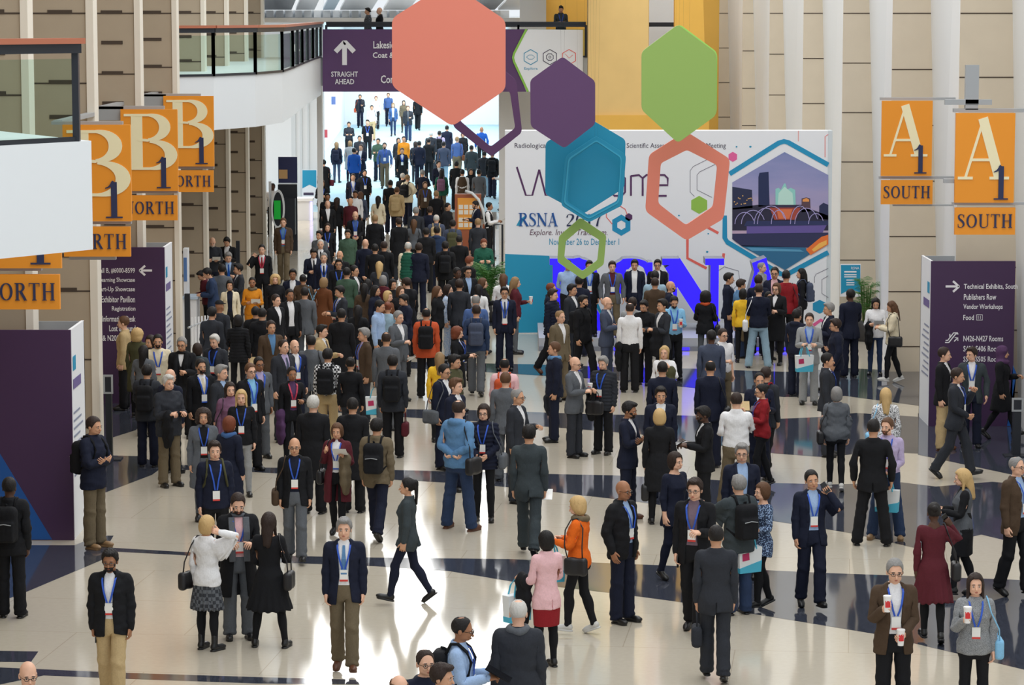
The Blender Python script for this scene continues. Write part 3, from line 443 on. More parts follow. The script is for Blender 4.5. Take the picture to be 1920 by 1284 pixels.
# ---------------------------------------------------------------- security posts, counters, stands, plants
def post(x, ytop, ybase, label, w=.14, grey=True):
    p = gp(x, ybase); h = HCAM - (ytop - HOR) * p[1] / FP; t = thing('scanner_post', label, 'post', tuple(p), 'dark scanner posts')
    MB().box(p[0] - w / 2, p[0] + w / 2, p[1], p[1] + .12, 0, h).build('column', M_STEEL, t)
    if grey: q = MB(); q.ring([(p[0] - w / 2 - .03, p[1] - .01, h + .04), (p[0] + w / 2 + .03, p[1] - .01, h + .04), (p[0] + w / 2 + .03, p[1] - .01, h * .8), (p[0] - w / 2 - .03, p[1] - .01, h * .8)], [(p[0] - w / 2, p[1] - .01, h + .01), (p[0] + w / 2, p[1] - .01, h + .01), (p[0] + w / 2, p[1] - .01, h * .8 + .03), (p[0] - w / 2, p[1] - .01, h * .8 + .03)], (0, .02, 0)); q.build('frame', M_GREY, t)
    MB().box(p[0] - .2, p[0] + .2, p[1] - .1, p[1] + .22, 0, .02).build('foot_plate', M_STEEL, t)
post(205, 708, 862, 'black scanner post with a grey frame between the two left kiosks', .10)
post(1906, 752, 856, 'black scanner post with a grey edge at the right side of the photo', .13)
post(352, 550, 676, 'black post at the corner of the white barrier by the registration counter', .11, False)
post(447, 450, 590, 'tall slim black post behind the men reading near the left wall', .09, False)
cb = gp(362, 690); t = thing('crowd_barrier', 'white slatted barrier with a steel handrail by the registration counter', 'barrier', tuple(cb))
b = MB()
for k in range(9): x = cb[0] - .02 + k * .055; y = cb[1] + k * .10; b.box(x, x + .035, y, y + .02, 0, 1.05)
b.build('slats', M_PRINT, t); MB().tube([(cb[0] - .08, cb[1] - .1, .85), (cb[0] + .45, cb[1] + .8, 1.0)], .022).build('handrail', M_GREY, t)
cy = 62.6; c0, c1 = at(342, 560, cy)[0], at(368, 560, cy)[0]; t = thing('registration_counter', 'white registration counter with a pale blue top beside the left wall', 'counter', ((c0 + c1) / 2, cy, 0))
MB().box(c0, c1, cy, cy + .7, 0, 1.02).build('body', M_PRINT, t); MB().box(c0 - .03, c1 + .03, cy - .04, cy + .75, 1.02, 1.07).build('counter_top', mat('pale_blue_top', (186, 204, 222), .3), t)
cy = 60.0; t = thing('notice_stand', 'narrow printed notice board standing on the registration counter end', 'sign', tuple(at(348, 528, 62.8))); p, q = at(344, 525, 62.8), at(350, 466, 62.8)
MB().box(p[0], q[0] + .02, 62.8, 63.1, 1.07, q[2]).build('board', M_PRINT, t); MB().box(p[0] + .01, q[0], 62.79, 62.8, 1.4, q[2] - .2).build('picture', mat('blue_notice', (90, 130, 190), .5), t)
# standing screens near the far left
yv = gp(540, 470)[1]; t = thing('video_wall', 'large dark blue display board with a tan panel behind the oval stand', 'display', tuple(gp(540, 470)))
def bx(nm, x0, x1, y0, y1, Y, m, T, d=.08): p, q = at(x0, y1, Y), at(x1, y0, Y); return MB().box(p[0], q[0], Y, Y + d, max(p[2], floor_z(Y)), q[2]).build(nm, m, T)
bx('upper_screen', 522, 557, 294, 343, yv, mat('night_blue_screen', (46, 52, 92), .3, kind='stone', scale=2), t); bx('tan_patch', 523, 539, 318, 335, yv - .01, mat('tan_patch', (206, 164, 112), .4), t, .01); bx('divider', 522, 557, 344, 346, yv - .01, M_GREY, t, .02); bx('lower_screen', 522, 557, 346, 470, yv, M_STEEL, t); bx('base_cabinet', 533, 553, 372, 440, yv - .5, M_STEEL, t, .4)
yo = gp(520, 470)[1] - 1; t = thing('oval_display', 'tall oval display with a white rim and green screen', 'display', tuple(gp(520, 478)))
E = lambda k, rx, ry: [(521 + rx * math.cos(i * PI / 16), 392 + ry * math.sin(i * PI / 16)) for i in range(32)]
MB().prism(pxpoly(E(0, 9.5, 32), yo), (0, .12, 0)).build('dark_face', M_STEEL, t); MB().ring(pxpoly(E(0, 12.5, 36), yo), pxpoly(E(0, 9.5, 32), yo), (0, .16, 0)).build('rim', M_FASCIA, t); bx('screen', 514, 526, 376, 411, yo - .02, mat('green_screen', (20, 150, 50), .3, emit=.35), t, .02); bx('stand', 505, 508, 340, 478, yo + .3, M_FASCIA, t, .15); bx('pedestal', 516, 528, 420, 478, yo + .02, M_FASCIA, t, .1)
yt_ = gp(580, 430)[1]; t = thing('banner_stand', 'teal and white floor sign beside the white wall at the far left', 'sign', tuple(gp(580, 405)))
Y4 = gp(580, 402)[1]; bx('board', 567, 594, 318, 402, Y4, M_PRINT, t); MB().prism(pxpoly([(567, 319), (593, 319), (593, 352), (580, 346), (567, 353)], Y4 - .01), (0, .01, 0)).build('teal_print', M_TEAL, t); bx('print_lines', 569, 588, 361, 366, Y4 - .01, M_INK, t, .01)
Y5 = gp(575, 425)[1]; t = thing('white_counter', 'white service counter with a violet-lit edge by the far left wall', 'counter', tuple(gp(572, 425))); bx('body', 554, 584, 376, 425, Y5, M_PRINT, t, .8); bx('top', 553, 586, 372, 377, Y5 - .05, M_PRINT, t, .9); bx('lit_edge', 582, 586, 378, 430, Y5 - .03, mat('violet_light', (190, 186, 255), .4, emit=1.2), t, .05); bx('shelf_gap', 554, 580, 423, 425, Y5 - .02, M_GREY, t, .02)
for x0, x1, y0, y1, c, l in ((617, 629, 181, 196, (90, 108, 160), 'small blue and white notice high on the left wall of the far hall'), (607, 614, 243, 258, (176, 60, 66), 'small red fire cabinet on the left wall of the far hall')):
    Y = 138.0 if x0 > 610 else 131.5; p, q = at(x0, y1, Y), at(x1, y0, Y); xx = -8.2 - (Y - 92.6) * .0118; o = MB().box(xx - .05, q[0], Y, Y + .04, p[2], q[2]).build('wall_notice' if x0 > 610 else 'fire_cabinet', mat(l[:12], c, .5)); tag(o, l, 'sign' if x0 > 610 else 'cabinet')
# information kiosk
yk = gp(878, 470)[1]; t = thing('directory_board', 'orange directory board in a brown frame with rows of white cards', 'board', tuple(gp(878, 470)))
M_BR = mat('rust_brown_frame', (160, 88, 56), .5); bx('frame', 853, 902, 364, 470, yk, M_BR, t, .3); bx('orange_panel', 858, 900, 371, 430, yk - .02, mat('bright_orange_panel', (236, 160, 62), .5), t, .02)
for r_, y0 in enumerate((384, 394, 408, 418)):
    for k in range(4): bx('card', 860 + k * 10, 868 + k * 10, y0, y0 + 8, yk - .03, mat('pale_card', (232, 226, 214), .5), t, .01)
MB().tube([at(872, 358, yk - .1), at(885, 362, yk - .1), at(897, 374, yk - .1), at(905, 392, yk - .1), at(912, 425, yk - .1), at(922, 470, yk - .1)], .045, 8).build('white_arch', M_FASCIA, t, True)
bx('rust_panel', 905, 914, 420, 476, yk - .05, M_BR, t, .1); MB().box(*sorted((at(905, 470, yk)[0], at(918, 470, yk)[0])), yk - .1, yk + .3, 0, .12).build('foot', M_BR, t)
t = thing('metal_railing', 'dark metal queue railing beside the welcome wall', 'railing', tuple(gp(936, 500))); yr = gp(936, 500)[1]; q = MB(); q.tube([at(926, 421, yr), at(942, 421, yr), at(942, 500, yr)], .03, 8); q.tube([at(926, 421, yr), at(926, 500, yr)], .03, 8); q.build('frame', M_STEEL, t); bx('white_panel', 929, 935, 430, 478, yr + .1, M_PRINT, t, .05)
t = thing('litter_bin', 'dark square bin at the foot of the right far wall', 'bin', tuple(gp(943, 400))); bx('body', 935, 946, 383, 396, gp(943, 400)[1], M_STEEL, t, .4); bx('top', 934, 947, 381, 384, gp(943, 400)[1], M_STEEL, t, .45)
def palm(px, base, top, spread, label, Yp, n=46, seed=1):
    r = np.random.default_rng(seed); p = at(px, base, Yp); p[2] = 0; H = at(px, top, Yp)[2]; t = thing('potted_palm', label, 'plant', tuple(p))
    MB().tube([(p[0], p[1], 0), (p[0], p[1], .04), (p[0], p[1], .42), (p[0], p[1], .44)], [.16, .20, .27, .25], 18).build('planter', mat('charcoal_pot', (52, 50, 50), .6), t, True)
    s = MB()
    for k in range(7): a = k * 2.4; s.tube([(p[0] + .05 * math.cos(a), p[1] + .05 * math.sin(a), .42), (p[0] + .12 * math.cos(a), p[1] + .12 * math.sin(a), H * .6)], [.02, .012], 6)
    s.build('stems', mat('palm_stem', (96, 112, 60), .6), t); lf = MB()
    for k in range(n):
        a = r.random() * 2 * PI; el_ = r.uniform(.35, 1.35); L = spread * r.uniform(.8, 1.15); b0 = np.array([p[0] + .08 * math.cos(a), p[1] + .08 * math.sin(a), H * r.uniform(.30, .62)])
        prev = None; d = np.array([math.cos(a) * math.cos(el_), math.sin(a) * math.cos(el_), math.sin(el_)]); side = np.array([-math.sin(a), math.cos(a), 0]); pts = []
        for i in range(9): u = i / 8; pts.append(b0 + d * L * u + np.array([0, 0, -L * .42 * u * u]))
        for i in range(1, 9):
            for sg in (-1, 1):
                w = .20 * spread * math.sin(PI * (i / 9)) + .05; q0 = pts[i - 1]; q1 = pts[i]; tip = q1 + side * sg * w + (q1 - q0) * 1.1 - np.array([0, 0, .05]); m_ = q0 + (q1 - q0) * .55
                lf.add([tuple(q0), tuple(m_), tuple(tip), tuple(tip - np.array([0, 0, .004]))], [(0, 1, 2), (0, 2, 3)])
    lf.build('fronds', mat('palm_green', (62, 116, 44), .55, kind='stone', scale=5), t)
palm(916, 640, 452, .70, 'bushy green potted palm at the left end of the welcome wall', 67.4, 60, 3)
palm(1622, 640, 468, .36, 'green potted palm beside the right wall pier', 63.4, 50, 5)
t = thing('poster_stand', 'teal notice on a stand right of the welcome wall', 'sign', tuple(at(1594, 600, 65.2) * np.array([1, 1, 0]))); bx('board', 1575, 1614, 495, 556, 64.6, M_PRINT, t, .04); MB().prism(pxpoly([(1577, 497), (1613, 497), (1613, 548), (1595, 542), (1577, 551)], 64.59), (0, .008, 0)).build('teal_print', M_TEAL, t)
text_px('lettering', 'RSNA', 1596, 1611, 500, 505, 64.58, M_LET, t); q = at(1594, 556, 64.62); MB().box(q[0] - .03, q[0] + .03, 64.64, 64.68, 0, q[2] + .1).build('pole', M_STEEL, t); MB().box(q[0] - .2, q[0] + .2, 64.5, 64.85, 0, .02).build('base', M_STEEL, t)
for k, (y0, y1) in enumerate(((508, 511), (514, 516), (518, 520), (524, 526), (529, 531), (533, 535))): bx('print_lines', 1583 + (k > 2) * 4, 1606 - (k > 2) * 4, y0, y1, 64.585, M_LET, t, .004)
# ---------------------------------------------------------------- people: rest-pose shapes, skinned and posed with numpy
def rc(P, a, b, ra, rb):
    a = np.array(a, np.float32); b = np.array(b, np.float32); ba = b - a
    h = np.clip(((P - a) @ ba) / (ba @ ba), 0, 1)
    return np.linalg.norm(P - a - h[..., None] * ba, axis=-1) - (ra + (rb - ra) * h)
def el(P, c, r):
    c = np.array(c, np.float32); r = np.array(r, np.float32); q = (P - c) / r
    k0 = np.linalg.norm(q, axis=-1); k1 = np.linalg.norm(q / r, axis=-1) + 1e-6
    return k0 * (k0 - 1) / k1
def bxs(P, c, r, e):
    q = np.abs(P - np.array(c, np.float32)) - (np.array(r, np.float32) - e)
    return np.linalg.norm(np.maximum(q, 0), axis=-1) + np.minimum(q.max(-1), 0) - e
def smin(a, b, k):
    h = np.clip(0.5 + 0.5 * (b - a) / k, 0, 1)
    return b + (a - b) * h - k * h * (1 - h)
def sst(e0, e1, x):
    t = np.clip((x - e0) / (e1 - e0), 0, 1); return t * t * (3 - 2 * t)
def loft(P, tab, z0, z1):
    t = np.array(tab); z = P[..., 2]
    a = np.interp(z, t[:, 0], t[:, 1]); b = np.interp(z, t[:, 0], t[:, 2]); c = np.interp(z, t[:, 0], t[:, 3])
    d = (np.sqrt((P[..., 0] / a) ** 2 + ((P[..., 1] - c) / b) ** 2) - 1) * np.minimum(a, b)
    return np.maximum(d, np.maximum(z - z1, z0 - z))
def surfnet(F, org, h):
    S = F < 0
    n = S.shape; c = np.zeros((n[0] - 1, n[1] - 1, n[2] - 1), np.int8)
    corners = [(i, j, k) for i in (0, 1) for j in (0, 1) for k in (0, 1)]
    for i, j, k in corners: c += S[i:n[0] - 1 + i, j:n[1] - 1 + j, k:n[2] - 1 + k]
    act = np.argwhere((c > 0) & (c < 8)); cid = -np.ones(c.shape, np.int64); cid[tuple(act.T)] = np.arange(len(act))
    vals = {q: F[act[:, 0] + q[0], act[:, 1] + q[1], act[:, 2] + q[2]] for q in corners}
    pos = np.zeros((len(act), 3)); cnt = np.zeros(len(act))
    for q in corners:
        for ax in range(3):
            if q[ax] == 0:
                r = list(q); r[ax] = 1; r = tuple(r)
                va, vb = vals[q], vals[r]; m = (va < 0) != (vb < 0)
                t = np.where(m, va / np.where(m, va - vb, 1), 0)
                p = np.tile(np.array(q, float), (len(act), 1)); p[:, ax] = t
                pos += np.where(m[:, None], p, 0); cnt += m
    V = (act + pos / cnt[:, None]) * h + np.array(org)
    Q = []
    for ax in range(3):
        u, v = (ax + 1) % 3, (ax + 2) % 3
        s0 = [slice(None)] * 3; s1 = [slice(None)] * 3; s0[ax] = slice(0, n[ax] - 1); s1[ax] = slice(1, n[ax])
        a, b = S[tuple(s0)], S[tuple(s1)]; e = np.argwhere(a != b)
        e = e[(e[:, u] > 0) & (e[:, v] > 0) & (e[:, u] < n[u] - 1) & (e[:, v] < n[v] - 1)]
        fl = a[tuple(e.T)]
        def cc(du, dv):
            w = e.copy(); w[:, u] -= du; w[:, v] -= dv; return cid[tuple(w.T)]
        q = np.stack([cc(1, 1), cc(0, 1), cc(0, 0), cc(1, 0)], 1)
        q[~fl] = q[~fl][:, ::-1]
        Q.append(q)
    return V, np.concatenate(Q)
def field(fn, lo, hi, h):
    ax = [np.arange(lo[i], hi[i] + h, h, dtype=np.float32) for i in range(3)]
    P = np.stack(np.meshgrid(*ax, indexing='ij'), -1)
    return fn(P)
def mesh_from(name, V, Fc):
    me = bpy.data.meshes.new(name); V = np.asarray(V, np.float32); Fc = np.asarray(Fc, np.int32)
    me.vertices.add(len(V)); me.vertices.foreach_set('co', V.ravel())
    k = Fc.shape[1]; me.loops.add(Fc.size); me.loops.foreach_set('vertex_index', Fc.ravel())
    me.polygons.add(len(Fc)); me.polygons.foreach_set('loop_start', np.arange(0, Fc.size, k, dtype=np.int32))
    me.update(calc_edges=True); return me
def arrays(me):
    V = np.empty(len(me.vertices) * 3, np.float32); me.vertices.foreach_get('co', V)
    me.calc_loop_triangles(); T = np.empty(len(me.loop_triangles) * 3, np.int32); me.loop_triangles.foreach_get('vertices', T)
    return V.reshape(-1, 3), T.reshape(-1, 3)
def decimate(V, Q, target):
    me = mesh_from('t', V, Q); o = bpy.data.objects.new('t', me); COL.objects.link(o)
    m = o.modifiers.new('d', 'DECIMATE'); m.ratio = min(1.0, target / (2 * len(Q)))
    dg = bpy.context.evaluated_depsgraph_get(); dg.update(); e = o.evaluated_get(dg)
    V2, T2 = arrays(e.to_mesh()); V2 = V2.copy(); e.to_mesh_clear()
    bpy.data.objects.remove(o); bpy.data.meshes.remove(me)
    return V2, T2

D30 = np.array([math.sin(math.radians(30)), 0, -math.cos(math.radians(30))])
N30 = np.array([math.cos(math.radians(30)), 0, math.sin(math.radians(30))])
SH = np.array([.168, .015, 1.412]); EL = SH + .285 * D30; WR = EL + .25 * D30
HIP = np.array([.088, .0, .92]); KN = np.array([.102, -.005, .50]); AN = np.array([.112, .02, .085])
TM = [(.76, .10, .085, .01), (.83, .158, .112, .012), (.92, .168, .118, .012), (1.0, .158, .108, .002), (1.1, .148, .100, -.004), (1.2, .157, .106, 0), (1.3, .166, .115, .0), (1.37, .168, .106, .01), (1.42, .140, .086, .018), (1.45, .105, .075, .02), (1.48, .085, .068, .022), (1.52, .06, .058, .02)]
TF = [(.76, .11, .09, .01), (.83, .170, .118, .016), (.92, .176, .122, .016), (1.0, .150, .102, .002), (1.1, .128, .088, -.002), (1.2, .138, .098, -.006), (1.28, .148, .120, -.014), (1.36, .152, .108, .0), (1.42, .13, .082, .012), (1.48, .07, .06, .02), (1.52, .052, .052, .02)]
def tab(sex, off, ov=None):
    T = [(z, a + off, b + off, c) for z, a, b, c in (TM if sex == 'M' else TF)]
    if ov: T = [t for t in T if t[0] > ov[-1][0] + .02]; T = list(ov) + T
    return T
def arms(P, off, sex, end=1.0, cuff=0):
    Q = P.copy(); Q[..., 0] = np.abs(Q[..., 0]); s = .9 if sex == 'F' else 1
    sh = SH + (np.array([-.018, 0, 0]) if sex == 'F' else 0)
    d = rc(Q, sh, EL, .054 * s + off, .044 * s + off)
    if end > .5: d = smin(d, rc(Q, EL, EL + (WR - EL) * (end * 2 - 1), .044 * s + off, (.030 * s + off + cuff)), .02)
    else: d = rc(Q, sh, sh + (EL - sh) * end * 2, .055 * s + off, .052 * s + off + cuff)
    return d
def legs(P, off, sex, bot=0, zend=.07, hf=.8):
    Q = P.copy(); Q[..., 0] = np.abs(Q[..., 0])
    s = .96 if sex == 'F' else 1
    d = smin(rc(Q, HIP, KN, .080 * s + off * hf, .056 * s + off), rc(Q, KN, AN, .055 * s + off, .038 * s + off + bot), .03)
    d = smin(d, el(Q, (.106, .022, .36), (.050 + off, .055 + off, .13)), .03)
    return np.maximum(d, zend - P[..., 2])
def body_sdf(sex):
    def f(P):
        d = smin(loft(P, [(z_, a_ - .014 * (z_ < 1.2), b_ - .014 * (z_ < 1.2), c_) for z_, a_, b_, c_ in tab(sex, -.004)], .86, 1.5), arms(P, 0, sex), .045)
        d = smin(d, legs(P, -.008, sex, 0, .07, 2.2), .02)
        d = smin(d, rc(P, (0, .022, 1.42), (0, .004, 1.56), .056 if sex == 'M' else .046, .052 if sex == 'M' else .043), .03)
        Q = P.copy(); Q[..., 0] = np.abs(Q[..., 0])
        h = smin(el(P, (0, .014, 1.655), (.076, .096, .096)), el(P, (0, -.022, 1.603), (.058, .073, .080)), .03)
        h = smin(h, el(P, (0, -.070, 1.548), (.026, .020, .018)), .02)
        h = smin(h, el(Q, (.038, -.035, 1.56), (.022, .035, .022)), .03)
        h = smin(h, el(Q, (.028, -.078, 1.648), (.026, .014, .009)), .012)
        h = np.maximum(h, -el(Q, (.031, -.101, 1.630), (.016, .014, .010)))
        h = smin(h, rc(P, (0, -.086, 1.632), (0, -.110, 1.596), .007, .0125), .010)
        h = smin(h, el(Q, (.034, -.078, 1.595), (.018, .012, .014)), .015)
        h = smin(h, el(P, (0, -.091, 1.565), (.020, .010, .008)), .006)
        h = smin(h, el(Q, (.078, .012, 1.615), (.010, .021, .031)), .008)
        d = smin(d, h, .02)
        W = WR; w = [W + .048 * D30]
        palm = bxr(Q, W + .050 * D30, .050, .041, .015)
        g = smin(palm, rc(Q, W - .02 * D30, W + .03 * D30, .029, .026), .02)
        for i, L in enumerate((.066, .075, .071, .055)):
            y = (i - 1.5) * .0222; a = W + .088 * D30 + np.array([0, y, 0])
            m = a + L * .5 * D30 - .004 * N30 + np.array([0, y * .08, 0]); e = m + L * .5 * D30 - .016 * N30
            g = smin(g, np.minimum(rc(Q, a, m, .0092, .0085), rc(Q, m, e, .0085, .0072)), .004)
        a = W + .022 * D30 + np.array([0, -.030, 0]) - .004 * N30; m = a + .036 * D30 * .8 + np.array([0, -.030, 0]); e = m + .030 * D30 + np.array([0, -.012, 0]) - .006 * N30
        g = smin(g, np.minimum(rc(Q, a, m, .013, .0105), rc(Q, m, e, .0105, .0085)), .008)
        return np.minimum(smin(d, g, .012), np.inf)
    return f
def bxr(P, c, rl, ry, rn):
    q = P - c; u = np.abs(q @ D30.astype(np.float32)) - rl + .012; v = np.abs(q[..., 1]) - ry + .012; w = np.abs(q @ N30.astype(np.float32)) - rn + .012
    s = np.stack([u, v, w], -1)
    return np.linalg.norm(np.maximum(s, 0), axis=-1) + np.minimum(s.max(-1), 0) - .012

def folds(P, a=.004):
    x, y, z = P[..., 0], P[..., 1], P[..., 2]
    return a * (np.sin(z * 38 + 9 * np.abs(x) + 5 * y) * np.sin(np.abs(x) * 21 + y * 17 + z * 6) + .6 * np.sin(z * 61 - 30 * np.abs(x) + 14 * y))
def collar(P, z, r, t=.014):
    return np.maximum(np.abs(np.sqrt(P[..., 0] ** 2 + ((P[..., 1] - .02) * 1.0) ** 2) - r) - t / 2, np.abs(P[..., 2] - z) - .028)
def neck_cut(P, d, z=1.475, r=.066): return np.maximum(d, -rc(P, (0, .018, z), (0, -.03, z + .15), r, r + .02))
def vcut(P, d, w0, z0, w1, z1=1.5, round_=0):
    x, y, z = P[..., 0], P[..., 1], P[..., 2]
    w = np.interp(z, [z0 - .001, z0, z1], [0 if not round_ else w0, w0, w1])
    c = np.maximum(np.abs(x) - w, np.maximum(y - .0, (z0 if not round_ else -9) - z))
    return np.maximum(d, -c)
def garment(kind, sex):
    F = sex == 'F'
    def f(P):
        z = P[..., 2]
        if kind == 'undershirt':
            d = loft(P, tab(sex, .006), .93, 1.5); d = np.minimum(d, collar(P, 1.485, .062 if not F else .056)); return d
        if kind in ('shirt', 'tshirt', 'polo'):
            ov = [(.90, .172, .122, .012), (1.0, .178 if not F else .165, .128, .002), (1.08, .170 if not F else .145, .122, -.004)]
            d = smin(loft(P, tab(sex, .011, ov), .935, 1.52), arms(P, .012, sex, .99 if kind == 'shirt' else .42, .006 if kind == 'shirt' else .012), .04)
            d = d + folds(P, .003); d = neck_cut(P, d)
            return np.minimum(d, collar(P, 1.485, .066 if not F else .058)) if kind != 'tshirt' else d
        if kind in ('sweater', 'hoodie'):
            ov = [(.84, .192, .140, .012), (.93, .198, .146, .010), (1.02, .188 if not F else .18, .136, .002)]
            d = smin(loft(P, tab(sex, .022, ov), .855, 1.50), arms(P, .018, sex, .98), .045) + folds(P, .004); d = neck_cut(P, d, 1.482, .060)
            if kind == 'hoodie': d = smin(d, np.maximum(el(P, (0, .085, 1.475), (.115, .075, .055)), -el(P, (0, .04, 1.53), (.07, .07, .06))), .03)
            else: d = np.minimum(d, collar(P, 1.478, .062, .016))
            return d
        if kind in ('suit', 'open', 'cardigan'):
            hz = .775; fl = .205 if not F else .198
            ov = [(hz - .02, fl, .150, .012), (.90, fl - .002, .150, .010), (1.02, .172 if not F else .158, .128, .002), (1.1, .166 if not F else .146, .120, -.002)]
            d = smin(loft(P, tab(sex, .018, ov), hz, 1.50), arms(P, .016, sex, .96, .004), .035)
            if not F: d = smin(d, rc(np.stack([np.abs(P[..., 0]), P[..., 1], z], -1), (.06, .02, 1.455), (.155, .015, 1.432), .026, .030), .03)
            d = d + folds(P, .0025); d = neck_cut(P, d, 1.482, .056)
            x = np.abs(P[..., 0]); y = P[..., 1]
            if kind == 'suit':
                lap = np.interp(z, [1.13, 1.46], [.012, .070])
                d = np.where((y < 0) & (z > 1.12) & (z < 1.47) & (x > lap) & (x < lap + .045), d - .008, d)
                d = vcut(P, d, .012, 1.12, .074, 1.47)
                q = np.maximum(np.maximum(x - np.interp(z, [hz, .92], [.045, .003]), y), z - .92); d = np.maximum(d, -q)
            else:
                lap = np.interp(z, [hz, 1.1, 1.46], [.095, .05, .070])
                d = np.where((y < 0) & (z > 1.10) & (x > lap) & (x < lap + .042), d - .008, d)
                d = np.maximum(d, -np.maximum(x - lap, y))
            d = np.maximum(d, -np.maximum(np.maximum(x - .004, -y), z - .90))
            return np.minimum(d, np.maximum(collar(P, 1.487, .068, .018), -(y + .03)))
        if kind in ('coat', 'coatopen'):
            hz = .52
            ov = [(hz - .02, .235, .185, .015), (.80, .222, .168, .012), (.95, .205, .152, .010), (1.06, .186 if not F else .166, .135, .002)]
            d = smin(loft(P, tab(sex, .030, ov), hz, 1.50), arms(P, .022, sex, .97, .004), .04) + folds(P, .003); d = neck_cut(P, d, 1.482, .058)
            x = np.abs(P[..., 0]); y = P[..., 1]
            if kind == 'coatopen': d = np.maximum(d, -np.maximum(x - np.interp(z, [hz, 1.1, 1.46], [.10, .05, .07]), y))
            else: d = vcut(P, d, .008, 1.25, .06, 1.47)
            return np.minimum(d, np.maximum(collar(P, 1.49, .072, .022), -(y + .045)))
        if kind in ('puffer', 'jacket', 'jacketopen'):
            hz = .80
            ov = [(hz - .02, .205, .152, .012), (.90, .212, .160, .010), (1.02, .198 if not F else .182, .146, .002), (1.1, .19 if not F else .172, .138, -.002)]
            r = .007 * np.sin(z * 2 * math.pi / .062) if kind == 'puffer' else folds(P, .005)
            d = smin(loft(P, tab(sex, .032, ov), hz, 1.50), arms(P, .024, sex, .97), .045) + r; d = neck_cut(P, d, 1.49, .060)
            x = np.abs(P[..., 0]); y = P[..., 1]
            if kind == 'jacketopen': d = np.maximum(d, -np.maximum(x - np.interp(z, [hz, 1.1, 1.46], [.06, .035, .06]), y))
            return np.minimum(d, collar(P, 1.492, .070, .02) if kind != 'jacketopen' else np.maximum(collar(P, 1.492, .072, .02), -(y + .04)))
        if kind in ('vest', 'waistcoat'):
            hz = .84; o = .036 if kind == 'vest' else .02
            ov = [(hz - .02, .165 + o, .120 + o, .012), (1.02, .158 + o, .110 + o, .002)]
            r = .007 * np.sin(z * 2 * math.pi / .075) if kind == 'vest' else 0
            d = loft(P, tab(sex, o, ov), hz, 1.49) + r
            d = np.maximum(d, -rc(np.stack([np.abs(P[..., 0]), P[..., 1], z], -1), SH, EL, .075, .06)); d = neck_cut(P, d, 1.48, .06)
            if kind == 'waistcoat': d = vcut(P, d, .01, 1.2, .06, 1.47)
            return np.minimum(d, collar(P, 1.488, .068, .02)) if kind == 'vest' else d
        if kind in ('dress', 'tunic'):
            hz = .50 if kind == 'dress' else .74
            ov = [(hz - .02, .27 if kind == 'dress' else .215, .21 if kind == 'dress' else .155, .012), (.78, .215, .155, .012), (.95, .186, .130, .010), (1.06, .140, .100, .0)]
            d = smin(loft(P, tab(sex, .010, ov), hz, 1.46), arms(P, .012, sex, .97 if kind == 'dress' else .8), .04)
            a = np.arctan2(P[..., 0], P[..., 1]); d = d + .008 * np.sin(a * 16) * sst(.95, .6, z) + folds(P, .002)
            return neck_cut(P, d, 1.46, .075)
        if kind == 'skirt':
            ov = [(.53, .235, .185, .012), (.80, .195, .145, .012), (.95, .178, .125, .010), (1.03, .145, .105, .0)]
            a = np.arctan2(P[..., 0], P[..., 1]); return loft(P, ov, .55, 1.0) + .010 * np.sin(a * 20) * sst(.95, .6, z)
        if kind == 'straightskirt':
            ov = [(.53, .17, .135, .012), (.80, .190, .140, .012), (.95, .178, .125, .010), (1.03, .145, .105, .0)]
            return loft(P, ov, .55, 1.0)
        if kind in ('trousers', 'slim', 'tights'):
            o, b = {'trousers': (.020, .022), 'slim': (.006, .004), 'tights': (.003, 0)}[kind]
            d = smin(loft(P, tab(sex, .008 if kind != 'trousers' else .012), .80, 1.0), legs(P, o, sex, b, .045 if kind == 'trousers' else .06), .03)
            x = P[..., 0]; fd = .005 * np.sin(z * 55 + x * 30) * np.exp(-((z - .5) / .08) ** 2) + .006 * np.sin(z * 70 + P[..., 1] * 30) * sst(.22, .08, z)
            return d + (fd * (.45 if kind == 'slim' else 1) if kind != 'tights' else 0) + (folds(P, .002) if kind == 'trousers' else 0)
        if kind == 'scarf':
            q = P - np.array((0, .015, 1.475), np.float32); t = np.sqrt((np.sqrt(q[..., 0] ** 2 + (q[..., 1] * .95) ** 2) - .082) ** 2 + (q[..., 2] * .9) ** 2) - .036
            return t + .006 * np.sin(30 * z + 40 * P[..., 0])
        if kind == 'longscarf':
            q = P - np.array((0, .015, 1.485), np.float32); t = np.sqrt((np.sqrt(q[..., 0] ** 2 + q[..., 1] ** 2) - .075) ** 2 + q[..., 2] ** 2) - .022
            Q = P.copy(); Q[..., 0] = np.abs(Q[..., 0]); y = np.interp(z, [.9, 1.3, 1.45], [-.16, -.155, -.085])
            s = np.maximum(np.maximum(np.abs(Q[..., 0] - .085) - .038, np.abs(P[..., 1] - y) - .014), np.maximum(.95 - z, z - 1.47))
            return np.minimum(t, s)
    return f
HC = (0, .014, 1.655)
